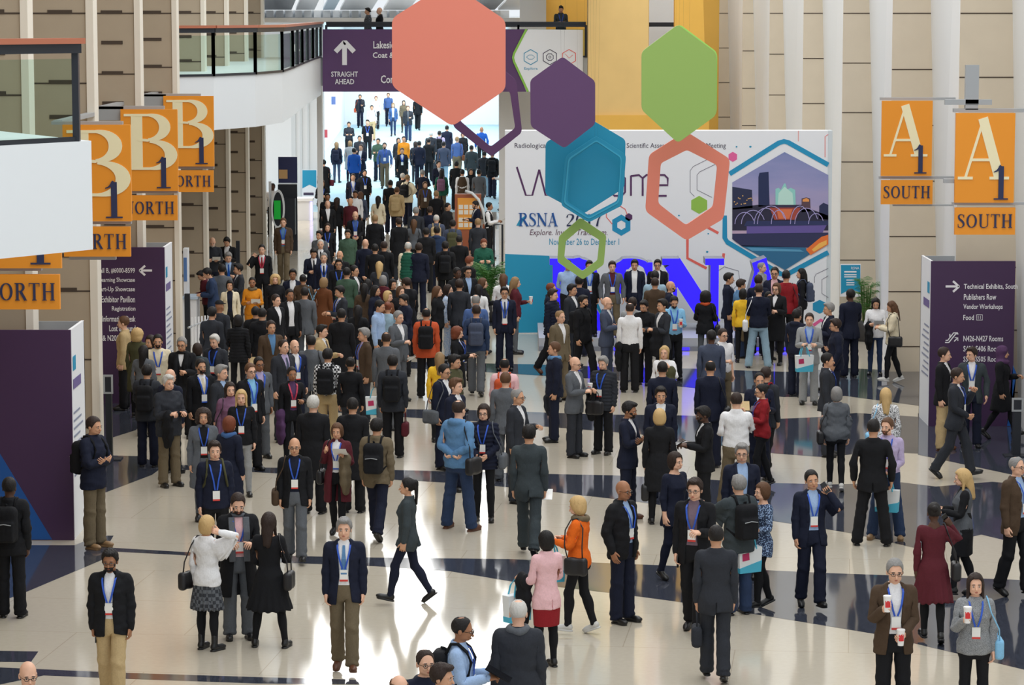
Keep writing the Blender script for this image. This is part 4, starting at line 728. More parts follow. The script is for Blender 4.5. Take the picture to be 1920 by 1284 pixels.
def hair_sdf(kind):
    def f(P):
        x, y, z = P[..., 0], P[..., 1], P[..., 2]
        shell = lambda t: el(P, (0, .018, 1.662), (.078 + t, .098 + t, .094 + t))
        face = lambda zt, w=.09: np.maximum(np.maximum(y + np.interp(z, [1.6, 1.66, zt], [.008, .038, .058]), z - zt), np.abs(x) - w)
        n = .0014 * np.sin(x * 150 + z * 40) * np.sin(y * 120 + z * 90) + .0010 * np.sin(x * 260 + y * 90) * np.sin(z * 70 - y * 60)
        an = np.arctan2(x, y - .02); st_ = .0022 * np.sin(an * 34 + 3 * np.sin(z * 40)) + .0014 * np.sin(an * 57 + z * 30); hem = .010 * np.sin(an * 9) + .006 * np.sin(an * 23)
        if kind == 'short':
            d = np.maximum(shell(.010) + n, 1.585 - z + np.where(y < .03, .028, 0)); return np.maximum(d, -face(1.712))
        if kind == 'full':
            d = np.maximum(smin(shell(.014), el(P, (0, -.045, 1.735), (.062, .05, .026)), .02) + n * 2 + st_, 1.575 - z + np.where(y < .03, .02, 0)); return np.maximum(d, -face(1.705))
        if kind == 'ring':
            d = np.maximum(shell(.007) + n, np.maximum(1.585 - z, z - 1.685 - np.where(y > .04, .02, 0))); return np.maximum(d, -face(1.73))
        if kind == 'thin':
            d = np.maximum(shell(.006) + n, 1.59 - z); d = np.maximum(d, -face(1.735)); return np.maximum(d, -rc(P, (0, .045, 1.76), (0, .07, 1.80), .045, .06))
        if kind == 'curly':
            d = el(P, (0, .03, 1.655), (.125, .125, .12)); d = smin(d, el(P, (0, .045, 1.56), (.13, .09, .09)), .04) + .008 * np.sin(x * 110) * np.sin(y * 100) * np.sin(z * 105)
            return np.maximum(d, -face(1.70, .062))
        if kind == 'bob':
            d = smin(shell(.016), el(P, (0, .030, 1.60), (.098, .085, .10)), .03); d = np.maximum(d + n + st_, 1.50 + hem - z); return np.maximum(d, -face(1.705, .062))
        if kind in ('long', 'pony'):
            if kind == 'long':
                d = smin(shell(.014), rc(P, (0, .055, 1.62), (0, .115, 1.36), .085, .05), .04)
                Q = P.copy(); Q[..., 0] = np.abs(x); d = smin(d, rc(Q, (.072, .01, 1.64), (.085, -.01, 1.46), .022, .018), .03)
            else:
                d = smin(shell(.008), smin(el(P, (0, .115, 1.70), (.03, .03, .03)), rc(P, (0, .13, 1.69), (0, .125, 1.40), .032, .016), .02), .015)
            d = d + n + st_; d = np.maximum(d, 1.33 + hem * 2 - z); return np.maximum(d, -face(1.71, .066 if kind == 'long' else .09))
        if kind == 'bun':
            d = np.maximum(smin(shell(.008), el(P, (0, .12, 1.69), (.04, .035, .04)), .012) + n, 1.585 - z + np.where(y < .03, .03, 0)); return np.maximum(d, -face(1.712))
        if kind == 'hijab':
            d = smin(shell(.022), el(P, (0, .03, 1.58), (.095, .10, .11)), .03); d = smin(d, el(P, (0, .0, 1.46), (.15, .13, .07)), .05) + folds(P, .004)
            return np.maximum(d, -el(P, (0, -.12, 1.625), (.052, .075, .075)))
        if kind == 'beard':
            d = smin(el(P, (0, -.026, 1.600), (.064, .080, .088)), el(P, (0, -.073, 1.55), (.032, .026, .026)), .02)
            d = np.maximum(d, z - np.interp(np.abs(x), [0, .03, .06], [1.582, 1.582, 1.62])); d = np.maximum(d, y - .0)
            return np.maximum(d, -el(P, (0, -.105, 1.566), (.018, .02, .0055)))
        if kind == 'cap':
            return np.minimum(np.maximum(shell(.018), 1.69 - z), np.maximum(el(P, (0, -.10, 1.70), (.075, .085, .012)), y + .03))
    return f

BON = ['pelvis', 'spine', 'chest', 'neck', 'head'] + [n + s for n in ('ua', 'fa', 'hand', 'f1', 'f2', 'th', 'sh', 'ft') for s in 'LR']
BI = {n: i for i, n in enumerate(BON)}
def weights(V, mode):
    x, y, z = V[:, 0], V[:, 1], V[:, 2]; ax = np.abs(x); W = np.zeros((len(V), len(BON)), np.float32)
    if mode == 'head': W[:, BI['head']] = 1; return W
    if mode == 'hairlong':
        t = sst(1.44, 1.58, z); W[:, BI['head']] = t; W[:, BI['chest']] = 1 - t; return W
    if mode == 'chest': W[:, BI['chest']] = 1; return W
    thr = np.interp(z, [.95, 1.2, 1.30, 1.42], [.32, .235, .205, .165]); bw = np.where(z > 1.28, .032, .012)
    am = sst(-1, 1, (ax - thr) / bw) * (z > .6)
    u = (np.stack([ax, y, z], 1) - SH) @ D30
    fa = sst(.235, .335, u); hd = sst(.52, .55, u); f1 = sst(.612, .632, u); f2 = sst(.650, .668, u)
    side = [(x >= 0).astype(np.float32), (x < 0).astype(np.float32)]
    for k, s in enumerate('LR'):
        m = am * side[k]
        W[:, BI['ua' + s]] = m * (1 - fa); W[:, BI['fa' + s]] = m * fa * (1 - hd); W[:, BI['hand' + s]] = m * hd * (1 - f1)
        W[:, BI['f1' + s]] = m * f1 * (1 - f2); W[:, BI['f2' + s]] = m * f2
    b = 1 - am
    hw = sst(1.535, 1.575, z); nk = sst(1.46, 1.50, z); ch = sst(1.14, 1.26, z); sp = sst(.98, 1.10, z)
    if mode != 'body' and mode != 'legs': hw = hw * 0; nk = nk * sst(1.50, 1.56, z)
    W[:, 4] = b * hw; W[:, 3] = b * (nk - nk * hw); W[:, 2] = b * (ch - ch * nk); W[:, 1] = b * (sp - sp * ch)
    pv = b * (1 - sp)
    if mode == 'soft':
        lg = np.interp(z, [.5, .75, .95], [.75, .6, 0]); wl = sst(-.14, .14, x); kn = np.zeros(len(V))
    else:
        lg = 1 - sst(.80, .98, z); wl = sst(-.02, .02, x); kn = 1 - sst(.44, .56, z)
        if mode == 'coat': lg *= .55; wl = sst(-.16, .16, x)
    ft = (1 - sst(.07, .12, z)) if mode != 'soft' else 0 * z
    if mode == 'coat': kn = kn * 0; ft = ft * 0
    W[:, 0] = pv * (1 - lg)
    for s, w in (('L', wl), ('R', 1 - wl)):
        W[:, BI['th' + s]] += pv * lg * w * (1 - kn); W[:, BI['sh' + s]] += pv * lg * w * kn * (1 - ft); W[:, BI['ft' + s]] += pv * lg * w * ft
    return W / np.maximum(W.sum(1, keepdims=True), 1e-6)

TPL = {}
WM = {'coat': 'coat', 'coatopen': 'coat', 'dress': 'soft', 'skirt': 'soft', 'straightskirt': 'soft', 'trousers': 'legs', 'slim': 'legs', 'tights': 'legs', 'scarf': 'chest', 'longscarf': 'chest'}
def template(kind, sex='M', lod=0):
    key = (kind, sex, lod)
    if key in TPL: return TPL[key]
    if lod > 0 and (kind, sex, 0) not in RAW: template(kind, sex, 0)
    if (kind, sex, 0) not in RAW:
        if kind == 'body':
            h = .0052
            # the right half mirrors the left one
            n = int(round(.60 / h))
            F = field(body_sdf(sex), (-n * h, -.20, .03), (0, .20, 1.78), h)[:n + 1]
            F = np.concatenate([F, F[:-1][::-1]], 0); V, Q = surfnet(F, (-n * h, -.20, .03), h); n0 = 9000
        elif kind in ('shoe', 'boot', 'sneaker'):
            def f(P):
                d = smin(rc(P, (.112, .045, .055), (.118, -.10, .040), .040, .034), el(P, (.118, -.115, .038), (.042, .065, .032)), .03)
                d = smin(d, rc(P, (.112, .025, .06), (.112, .022, .10 if kind != 'boot' else .19), .040, .040), .02)
                d = np.maximum(d, .012 - P[..., 2]); s = np.maximum(rc(P * np.array([1, 1, 0], np.float32), (.112, .05, 0), (.118, -.12, 0), .040, .043), np.abs(P[..., 2] - .01) - .011)
                return np.minimum(d, s)
            h = .007; F = field(f, (.04, -.22, -.02), (.19, .14, .26), h); V, Q = surfnet(F, (.04, -.22, -.02), h); n0 = 700
        elif kind.startswith('hair_') or kind == 'beard':
            kk = kind.replace('hair_', ''); h = .005; F = field(hair_sdf(kk), (-.2, -.2, 1.32), (.2, .2, 1.80), h); V, Q = surfnet(F, (-.2, -.2, 1.32), h); n0 = 2200 if kk != 'beard' else 700
        else:
            h = .0105; lo = (-.56, -.27, -.0); hi = (.56, .27, 1.56)
            if kind in ('trousers', 'slim', 'tights', 'skirt', 'straightskirt'): hi = (.30, .27, 1.06); lo = (-.30, -.27, .0)
            elif kind not in ('coat', 'coatopen', 'dress', 'tunic'): lo = (-.56, -.27, .72)
            else: lo = (-.56, -.27, .44)
            F = field(garment(kind, sex), lo, hi, h); V, Q = surfnet(F, lo, h)
            n0 = {'trousers': 3000, 'slim': 2600, 'tights': 2000, 'scarf': 1200, 'longscarf': 1600, 'undershirt': 1600, 'skirt': 2500, 'puffer': 8000, 'vest': 4500}.get(kind, 5600)
        RAW[(kind, sex, 0)] = decimate(V, Q, n0) + (n0,)
    V, T, n0 = RAW[(kind, sex, 0)]
    if lod > 0: V, T = decimate(V, T, 2 * len(T) * (.36 if lod == 1 else .15))
    mode = 'body' if kind == 'body' else 'head' if (kind.startswith('hair_') or kind == 'beard') else WM.get(kind, 'torso')
    if kind in ('hair_long', 'hair_pony', 'hair_hijab'): mode = 'hairlong'
    if kind in ('shoe', 'boot', 'sneaker'):
        W = np.zeros((len(V), len(BON)), np.float32); W[:, BI['ftL']] = 1 - sst(.10, .15, V[:, 2]); W[:, BI['shL']] = sst(.10, .15, V[:, 2])
    else: W = weights(V, mode)
    mi = np.zeros(len(T), np.int32)
    if kind == 'body' and lod < 2:   # eyes, brows, lips as small raised shapes of the same body mesh
        parts = [(V, T, W, mi)]; n = len(V)
        def blob(c, r, m, seg=8):
            nonlocal n
            vs, fs = [], []
            for i in range(5):
                ph = math.pi * (i / 4 - .5)
                for j in range(seg):
                    th = 2 * math.pi * j / seg; vs.append((c[0] + r[0] * math.cos(ph) * math.cos(th), c[1] + r[1] * math.cos(ph) * math.sin(th), c[2] + r[2] * math.sin(ph)))
            for i in range(4):
                for j in range(seg):
                    a, b, cc, d = i * seg + j, i * seg + (j + 1) % seg, (i + 1) * seg + (j + 1) % seg, (i + 1) * seg + j; fs += [(a, b, cc), (a, cc, d)]
            vs = np.array(vs, np.float32); w = weights(vs, 'head'); parts.append((vs, np.array(fs, np.int32) + n, w, np.full(len(fs), m, np.int32))); n += len(vs)
        for s in (-1, 1):
            blob((s * .031, -.0862, 1.629), (.0135, .009, .0070), 1); blob((s * .031, -.0932, 1.629), (.0066, .005, .0066), 2)
            blob((s * .032, -.0915, 1.651), (.020, .007, .0048), 2)
        blob((0, -.0980, 1.5690), (.020, .0055, .0036), 3); blob((0, -.0970, 1.5610), (.016, .0055, .0042), 3)
        V = np.concatenate([p[0] for p in parts]); T = np.concatenate([p[1] for p in parts]); W = np.concatenate([p[2] for p in parts]); mi = np.concatenate([p[3] for p in parts])
    me = mesh_from('tpl_' + kind, V, T); me.polygons.foreach_set('use_smooth', np.ones(len(T), bool)); me.polygons.foreach_set('material_index', mi)
    me.use_fake_user = False
    TPL[key] = (me, V.astype(np.float32), W)
    return TPL[key]
RAW = {}

def rmin(a, b):
    a = a / np.linalg.norm(a); b = b / np.linalg.norm(b); v = np.cross(a, b); c = a @ b
    if c < -.9999: return np.diag([-1., 1., -1.])
    K = np.array([[0, -v[2], v[1]], [v[2], 0, -v[0]], [-v[1], v[0], 0]]); return np.eye(3) + K + K @ K / (1 + c)
def raxis(a, ang):
    a = np.asarray(a, float); a = a / np.linalg.norm(a); K = np.array([[0, -a[2], a[1]], [a[2], 0, -a[0]], [-a[1], a[0], 0]])
    return np.eye(3) + math.sin(ang) * K + (1 - math.cos(ang)) * K @ K
ARM = {  # upper-arm direction, forearm direction (x outwards, y backwards, z up), hand roll, finger curl
 'd': ((.115, .03, -1), (.03, -.17, -1), 0, 25), 'f': ((.09, -.34, -1), (.0, -.75, -1), 0, 30), 'b': ((.12, .42, -1), (.06, .16, -1), 0, 30),
 'h': ((.72, .25, -.75), (-.75, -.30, -.50), 0, 40), 'x': ((.22, -.30, -1), (-1, -.42, .10), 0, 30), 'r': ((.14, -.22, -1), (-.38, -1, .18), 70, 45),
 'o': ((.14, -.10, -1), (.05, -1, .02), 40, 45), 'e': ((.55, -.55, -.50), (-.50, .34, .80), 0, 70), 'c': ((.18, -.20, -1), (-.32, -.85, .62), 20, 70),
 'q': ((.25, -.45, -.80), (-.42, -.50, .85), 20, 75), 'p': ((.34, .10, -1), (-.02, -.42, -1), 0, 10), 'j': ((.10, -.12, -1), (-.50, -.72, -.48), 0, 50),
 'k': ((.20, .30, -1), (-.85, .16, -.42), 0, 40), 's': ((.20, .02, -1), (-.30, -.80, .95), 0, 80), 'n': ((.80, -.35, .30), (-.50, .60, .25), 0, 40),
 't': ((.35, -.72, -.45), (.0, -1, .25), 30, 20), 'g': ((.25, -.25, -.9), (.35, -1, .35), 40, 15), 'u': ((.10, -.02, -1), (.0, -.05, -1), 0, 75), 'm': ((.2, -.5, -.75), (-.35, -.25, .9), 0, 60)}
LEG = {'s': [((.03, -.02, -1), (.02, .01, -1), 0), ((.03, .0, -1), (.02, .02, -1), 0)],
 'a': [((.14, -.02, -1), (.13, .01, -1), 0), ((.14, .0, -1), (.13, .02, -1), 0)],
 'r': [((.05, -.18, -1), (.03, .12, -1), 0), ((.02, .02, -1), (.0, .02, -1), 0)],
 'w': [((.0, -.42, -1), (.0, -.16, -1), -12), ((.0, .20, -1), (.0, .62, -1), 38)],
 'v': [((.0, -.26, -1), (.0, -.02, -1), -4), ((.0, .10, -1), (.0, .34, -1), 22)]}
def pose(aL, aR, leg, lean=0, bend=0, hyaw=0, hpitch=0, twist=0, hroll=0):
    M = {}; r = math.radians
    def setb(n, R, piv_rest, piv_new): T = np.eye(4); T[:3, :3] = R; T[:3, 3] = piv_new - R @ piv_rest; M[n] = T
    ap = lambda T, p: T[:3, :3] @ p + T[:3, 3]
    X = np.array([1., 0, 0]); Z = np.array([0, 0, 1.])
    Rp = raxis(X, r(lean)); pp = np.array([0, 0, .95]); setb('pelvis', Rp, pp, pp)
    Rs = Rp @ raxis(X, r(bend * .5)) @ raxis(Z, r(twist * .5)); q = np.array([0, 0, 1.04]); setb('spine', Rs, q, ap(M['pelvis'], q))
    Rc = Rs @ raxis(X, r(bend * .5)) @ raxis(Z, r(twist * .5)); q = np.array([0, 0, 1.2]); setb('chest', Rc, q, ap(M['spine'], q))
    Rn = Rc @ raxis(Z, r(hyaw * .4)) @ raxis(X, r(hpitch * .4 - bend * .3)); q = np.array([0, .02, 1.48]); setb('neck', Rn, q, ap(M['chest'], q))
    Rh = Rn @ raxis(Z, r(hyaw * .6)) @ raxis(X, r(hpitch * .6 - bend * .3)) @ raxis([0, 1, 0], r(hroll)); q = np.array([0, .01, 1.55]); setb('head', Rh, q, ap(M['neck'], q))
    for s, sg, a in (('L', 1, aL), ('R', -1, aR)):
        up, fo, roll, curl = ARM[a]; mir = np.array([sg, 1, 1.])
        rest = D30 * mir; tu = Rc @ (np.array(up) * mir); Ru = rmin(Rc @ rest, tu) @ Rc
        sh = SH * mir; setb('ua' + s, Ru, sh, ap(M['chest'], sh))
        e = EL * mir; tf = Rc @ (np.array(fo) * mir); Rf = rmin(Ru @ rest, tf) @ Ru; setb('fa' + s, Rf, e, ap(M['ua' + s], e))
        w = WR * mir; ax = Rf @ rest; Rw = raxis(ax, r(roll * sg)) @ Rf; setb('hand' + s, Rw, w, ap(M['fa' + s], w))
        k1 = w + .086 * rest; cx = Rw @ (np.array([0, 1., 0])); R1 = raxis(cx, r(curl * sg)) @ Rw; setb('f1' + s, R1, k1, ap(M['hand' + s], k1))
        k2 = w + .124 * rest; R2 = raxis(cx, r(curl * .9 * sg)) @ R1; setb('f2' + s, R2, k2, ap(M['f1' + s], k2))
    lk = {'W': 'w', 'V': 'v', 'R': 'r'}.get(leg, leg); L = LEG[lk]
    if leg in 'WVR': L = L[::-1]
    for s, sg, (th, sh_, fp) in (('L', 1, L[0]), ('R', -1, L[1])):
        mir = np.array([sg, 1, 1.]); h = HIP * mir; k = KN * mir; an = AN * mir
        Rt = rmin(k - h, np.array(th) * mir) @ np.eye(3); setb('th' + s, Rt, h, ap(M['pelvis'], h))
        Rk = rmin(an - k, np.array(sh_) * mir); setb('sh' + s, Rk, k, ap(M['th' + s], k))
        Rf = raxis(Z, r(6 * sg)) @ raxis(X, r(fp)); setb('ft' + s, Rf, an, ap(M['sh' + s], an))
    return np.stack([M[n] for n in BON])
def skin(V, W, M):
    A = (W @ M.reshape(len(BON), 16)).reshape(-1, 4, 4)
    return (np.einsum('nij,nj->ni', A[:, :3, :3], V) + A[:, :3, 3]).astype(np.float32)
# ---------------------------------------------------------------- building one person from a short specification
SKIN = {'a': (226, 178, 150), 'b': (206, 156, 124), 'c': (160, 112, 82), 'd': (84, 56, 42)}
HAIR = {'k': (24, 20, 20), 'd': (48, 34, 28), 'm': (96, 66, 44), 'y': (206, 172, 118), 'g': (140, 138, 136), 'w': (205, 202, 196), 'r': (120, 62, 38), 's': (150, 120, 84)}
CC = {'k': (22, 23, 27), 'n': (24, 29, 48), 'c': (46, 49, 56), 'g': (92, 96, 102), 'G': (150, 152, 154), 'w': (232, 232, 234), 'b': (72, 98, 150), 'B': (26, 78, 158), 'L': (158, 184, 220), 't': (188, 164, 122), 'T': (108, 96, 76),
 'e': (224, 212, 184), 'o': (226, 104, 26), 'O': (196, 84, 48), 'r': (140, 30, 38), 'm': (88, 32, 42), 'p': (120, 84, 110), 'P': (228, 184, 188), 'y': (240, 190, 50), 'Y': (210, 134, 32), 'v': (84, 56, 92), 'V': (182, 168, 202),
 'j': (42, 58, 88), 'J': (64, 98, 148), 'h': (92, 134, 176), 'i': (150, 178, 196), 'u': (102, 60, 34), 'U': (76, 60, 46), 'q': (34, 90, 72), 'Q': (66, 90, 74), 'x': (70, 78, 98), 'z': (60, 116, 112), 'f': (74, 74, 50), 'l': (134, 190, 226), 'M': (118, 100, 112), 'S': (58, 66, 70)}
PATT = {'#': ('check', 'k', 'w', 26), '=': ('stripes', 'k', 'g', 9), '%': ('speck', 'k', 'w', 60), '~': ('speck', 'w', 'L', 60), '+': ('check', 'c', 'g', 22), '*': ('speck', 'g', 'G', 150), '&': ('speck', 'L', 'j', 55)}
def cloth(c, sheen=0):
    if c in PATT:
        k, a, b, s = PATT[c]; return mat('cloth_' + k + '_' + a + b, CC[a], .85, kind=k, c2=CC[b], scale=s)
    return mat('cloth_' + c + ('_cap' if 0 else ''), CC[c], .82, kind='cloth', scale=60, bump=.35, spec=.25)
M_EYE = mat('eye_white', (225, 220, 215), .3); M_LIP = {k: mat('lips_' + k, tuple(int(v * f) for v, f in zip(SKIN[k], (.82, .62, .62))), .5) for k in SKIN}
def skinm(k): return mat('skin_' + k, SKIN[k], .55, kind='grain', scale=20, spec=.35)
def hairm(k): return mat('hair_' + k, HAIR[k], .55, kind='hair', scale=140, bump=.7, spec=.35)
M_LAN = mat('lanyard_blue', (36, 84, 190), .6); M_LANR = mat('lanyard_red', (190, 50, 80), .6); M_BADGE = mat('badge_white', (236, 236, 232), .5); M_BRED = mat('badge_red_band', (206, 62, 56), .5)
M_BLK = mat('black_leather', (24, 24, 28), .45, bump=.1, kind='grain', scale=40); M_SHOE = {'k': mat('black_shoe', (20, 20, 22), .35), 'u': mat('brown_shoe', (92, 54, 34), .4), 'w': mat('white_sneaker', (205, 204, 200), .6), 't': mat('tan_shoe', (140, 110, 76), .5)}
M_PHONE = mat('phone_black', (18, 18, 22), .2); M_CUP = mat('paper_cup_white', (240, 238, 236), .5); M_CUPR = mat('cup_red_print', (214, 46, 50), .5); M_PAPER = mat('white_paper', (238, 238, 236), .7)
M_TOTE = mat('white_tote', (228, 232, 234), .6); M_TOTEB = mat('turquoise_tote_base', (74, 178, 208), .55); M_TOTEP = mat('magenta_tote_print', (186, 44, 96), .6)
PEOPLE = []
def set_part(name, tpl, M, parent, mats, girth=1.0, flip=False):
    me0, V, W = tpl; V = V.copy()
    if flip: V[:, 0] *= -1; W = W.copy(); W[:, [BI['ftL'], BI['ftR'], BI['shL'], BI['shR']]] = W[:, [BI['ftR'], BI['ftL'], BI['shR'], BI['shL']]]
    if girth != 1:
        k = 1 + (girth - 1) * np.exp(-((V[:, 2] - 1.08) / .26) ** 2) * (W[:, :3].sum(1)); V[:, 0] *= 1 + (k - 1) * .8; V[:, 1] = np.where(V[:, 1] < 0, V[:, 1] * (1 + (k - 1) * 1.5), V[:, 1] * (1 + (k - 1) * .6))
    P = skin(V, W, M); me = me0.copy(); me.name = name
    me.vertices.foreach_set('co', P.ravel())
    if flip: me.flip_normals()
    me.update()
    for m in mats: me.materials.append(m)
    o = bpy.data.objects.new(name, me); COL.objects.link(o); o.parent = parent; return o, P
def ribbon(pts, w, th=.003):
    mb = MB(); P = [np.array(p) for p in pts]
    for a, b in zip(P[:-1], P[1:]):
        d = b - a; s = np.cross(d, (0, 1, 0)); s = s / (np.linalg.norm(s) + 1e-9) * w / 2
        mb.add([a - s, a + s, b + s, b - s, a - s + [0, th, 0], a + s + [0, th, 0], b + s + [0, th, 0], b - s + [0, th, 0]], [(0, 1, 2, 3), (7, 6, 5, 4), (0, 4, 5, 1), (1, 5, 6, 2), (2, 6, 7, 3), (3, 7, 4, 0)])
    return mb
def raw(name, V, F, m, parent, smooth=False):
    me = bpy.data.meshes.new(name); me.from_pydata([tuple(map(float, v)) for v in V], [], F); me.update()
    for q in (m if isinstance(m, list) else [m]): me.materials.append(q)
    if smooth: me.polygons.foreach_set('use_smooth', [True] * len(me.polygons))
    o = bpy.data.objects.new(name, me); COL.objects.link(o); o.parent = parent; return o
GNAME = {'suit': 'suit_jacket', 'open': 'open_jacket', 'cardigan': 'cardigan', 'coat': 'coat', 'coatopen': 'open_coat', 'sweater': 'sweater', 'hoodie': 'hooded_sweatshirt', 'shirt': 'shirt', 'tshirt': 't_shirt', 'polo': 'polo_shirt', 'puffer': 'quilted_jacket', 'jacket': 'jacket', 'jacketopen': 'open_jacket', 'vest': 'quilted_vest', 'waistcoat': 'waistcoat', 'dress': 'dress', 'tunic': 'tunic_top', 'skirt': 'pleated_skirt', 'straightskirt': 'skirt', 'trousers': 'trousers', 'slim': 'slim_trousers', 'tights': 'tights', 'undershirt': 'shirt_front'}
TOPS = {'su': 'suit', 'op': 'open', 'ca': 'cardigan', 'co': 'coat', 'cO': 'coatopen', 'sw': 'sweater', 'ho': 'hoodie', 'sh': 'shirt', 'ts': 'tshirt', 'po': 'polo', 'pu': 'puffer', 'ja': 'jacket', 'jo': 'jacketopen', 've': 'vest', 'wc': 'waistcoat', 'dr': 'dress', 'tu': 'tunic'}
def person(spec, dH=0.0):
    f = [q.strip() for q in spec.split('|')]
    hx, hy, yaw = [float(v) for v in f[0].split(',')]
    who = f[1].split(); sex, H, sk = who[0][0], float(who[0][1:4]) / 100 + dH, who[0][4]; girth = float(who[1]) if len(who) > 1 else 1.0
    hk, hc = f[2].split(':'); hs = hk.split('+')
    top = f[3].split(':'); bot = f[4].split(':'); aL, aR, lg = f[5].split(); ex = {}
    for e in f[6].split():
        k, _, v = e.partition(':'); ex[k] = v
    label = f[7]
    lod = 0 if hy > 690 else 1 if hy > 380 else 2
    sc = H / 1.75; Tsex = 'F' if sex == 'F' else 'M'
    M = pose(aL, aR, lg, float(ex.get('ln0', 0)), float(ex.get('b', 0)), float(ex.get('y', 0)), float(ex.get('p', 4)), float(ex.get('t', 0)), float(ex.get('r', 0)))
    root = bpy.data.objects.new('person', None); COL.objects.link(root); root.empty_display_size = .1; tag(root, label, 'person', 'people in the concourse')
    bt = template('body', Tsex, lod); eyed = hairm(hc if hc in 'kdmyr' else 'd')
    b, Pb = set_part('body', bt, M, root, [skinm(sk), M_EYE, mat('dark_iris', (28, 22, 20), .3), M_LIP[sk]] if lod < 2 else [skinm(sk)], girth)
    zmin = Pb[:, 2].min() - .012
    kind = TOPS[top[0]]; cols = top[1:]; G = []
    legk = {'t': 'trousers', 's': 'slim', 'k': 'tights', 'p': 'tights'}[bot[0]]
    skirt = None
    if bot[0] == 'k': skirt = 'straightskirt'
    if bot[0] == 'p': skirt = 'skirt'
    legc = bot[1][1] if len(bot[1]) > 1 else bot[1][0]
    o, Pt = set_part(GNAME[legk], template(legk, Tsex, lod), M, root, [cloth(legc) if legk != 'tights' or legc != 'a' else skinm(sk)], girth); G.append(Pt)
    if skirt and kind not in ('dress',): set_part(GNAME[skirt], template(skirt, Tsex, lod), M, root, [cloth(bot[1][0])], girth)
    covers = []
    if kind in ('suit', 'open', 'cardigan', 'coatopen', 'jacketopen', 'waistcoat', 'vest', 'coat'):
        sc_ = cols[1] if len(cols) > 1 else 'w'; under = 'undershirt' if kind not in ('waistcoat', 'vest') else 'shirt'
        o, P = set_part(GNAME[under] if under == 'shirt' else 'shirt_front', template(under, Tsex, lod), M, root, [cloth(sc_)], girth); covers.append((template(under, Tsex, lod)[1], P))
    elif kind in ('sweater',) and len(cols) > 1 and lod < 2:
        pass
    o, P = set_part(GNAME[kind], template(kind, Tsex, lod), M, root, [cloth(cols[0])], girth); covers.append((template(kind, Tsex, lod)[1], P))
    shc = ex.get('sh', 'k' if bot[1][0] != 't' else 'u'); sk_ = 'boot' if 'bo' in ex else 'sneaker' if shc == 'w' else 'shoe'
    for s in (False, True):
        o, P = set_part('boot' if 'bo' in ex else 'shoe', template('shoe' if sk_ == 'sneaker' else sk_, 'M', min(lod, 1)), M, root, [M_SHOE[shc]], 1, s); zmin = min(zmin, P[:, 2].min())
    for q in hs:
        if q in ('bald', 'none'): continue
        nm = 'beard' if q == 'beard' else 'headscarf' if q == 'hijab' else 'cap' if q == 'cap' else 'hair'
        m = hairm(hc) if q not in ('hijab', 'cap') else cloth(hc)
        set_part(nm, template('hair_' + q if q != 'beard' else 'beard', 'M', lod), M, root, [m])
    # things drawn on the chest of the rest pose and carried along by the chest bone
    Vc = np.concatenate([c[0] for c in covers]); Pc = np.concatenate([c[1] for c in covers])
    def front(x, z, off=.004):   # nearest clothing point in front of (x, z), already posed
        m = (Vc[:, 1] < .02) & (np.abs(Vc[:, 0] - x) < .032) & (np.abs(Vc[:, 2] - z) < .032)
        if not m.any(): m = (np.abs(Vc[:, 0] - x) < .07) & (np.abs(Vc[:, 2] - z) < .07) & (Vc[:, 1] < .04)
        if not m.any(): return Pc.mean(0)
        i = np.where(m)[0]; j = i[np.argmin(Vc[i, 1])]; d = (M[BI['chest']][:3, :3] @ np.array([x - Vc[j, 0], -off - .004, z - Vc[j, 2]])); return Pc[j] + d
    if 'tie' in ex and lod < 2:
        pts = [front(0, z, .002) for z in (1.45, 1.38, 1.30, 1.22, 1.14, 1.06)]; mb = MB(); w = [.03, .036, .05, .062, .07, .05]
        for i in range(5): a, c = pts[i], pts[i + 1]; mb.add([a - [w[i] / 2, 0, 0], a + [w[i] / 2, 0, 0], c + [w[i + 1] / 2, 0, 0], c - [w[i + 1] / 2, 0, 0], a + [0, .012, 0], c + [0, .012, 0]], [(0, 3, 2, 1), (4, 0, 1), (5, 2, 3), (0, 4, 5, 3), (1, 2, 5, 4)])
        raw('tie', mb.V, mb.F, cloth(ex['tie']), root)
    if 'ln' in ex:
        m = M_LANR if ex['ln'] == 'r' else M_LAN; zb = 1.17 if ex['ln'] != 'l' else 1.10; T = M[BI['chest']]
        nk = lambda x, y, z: T[:3, :3] @ np.array([x, y, z]) + T[:3, 3]
        wd_ = .020 if lod == 0 else .026
        for s in (-1, 1):
            pts = [nk(s * .02, .088, 1.492), nk(s * .062, .05, 1.502), nk(s * .074, -.0, 1.488)] + [front(s * x, z, .008) for x, z in ((.072, 1.43), (.062, 1.37), (.048, 1.31), (.034, 1.25))] + [front(s * .014, zb + .015, .012)]
            mb = ribbon(pts, wd_); raw('lanyard_strap', mb.V, mb.F, m, root)
        c = front(0, zb - .06, .016); R = T[:3, :3]
        cx = lambda x, z, y=0: c + R @ np.array([x, y, z]); wv, hv = .047, .066
        mb = MB().prism([cx(-wv, -hv), cx(wv, -hv), cx(wv, hv), cx(-wv, hv)], R @ np.array([0, .006, 0])); bd = raw('badge', mb.V, mb.F, M_BADGE, root)
        if lod < 2: mb = MB().prism([cx(-wv, -hv, -.002), cx(wv, -hv, -.002), cx(wv, -hv * .66, -.002), cx(-wv, -hv * .66, -.002)], R @ np.array([0, .002, 0])); raw('badge_band', mb.V, mb.F, M_BRED if ex['ln'] != 'b' else M_LAN, bd)
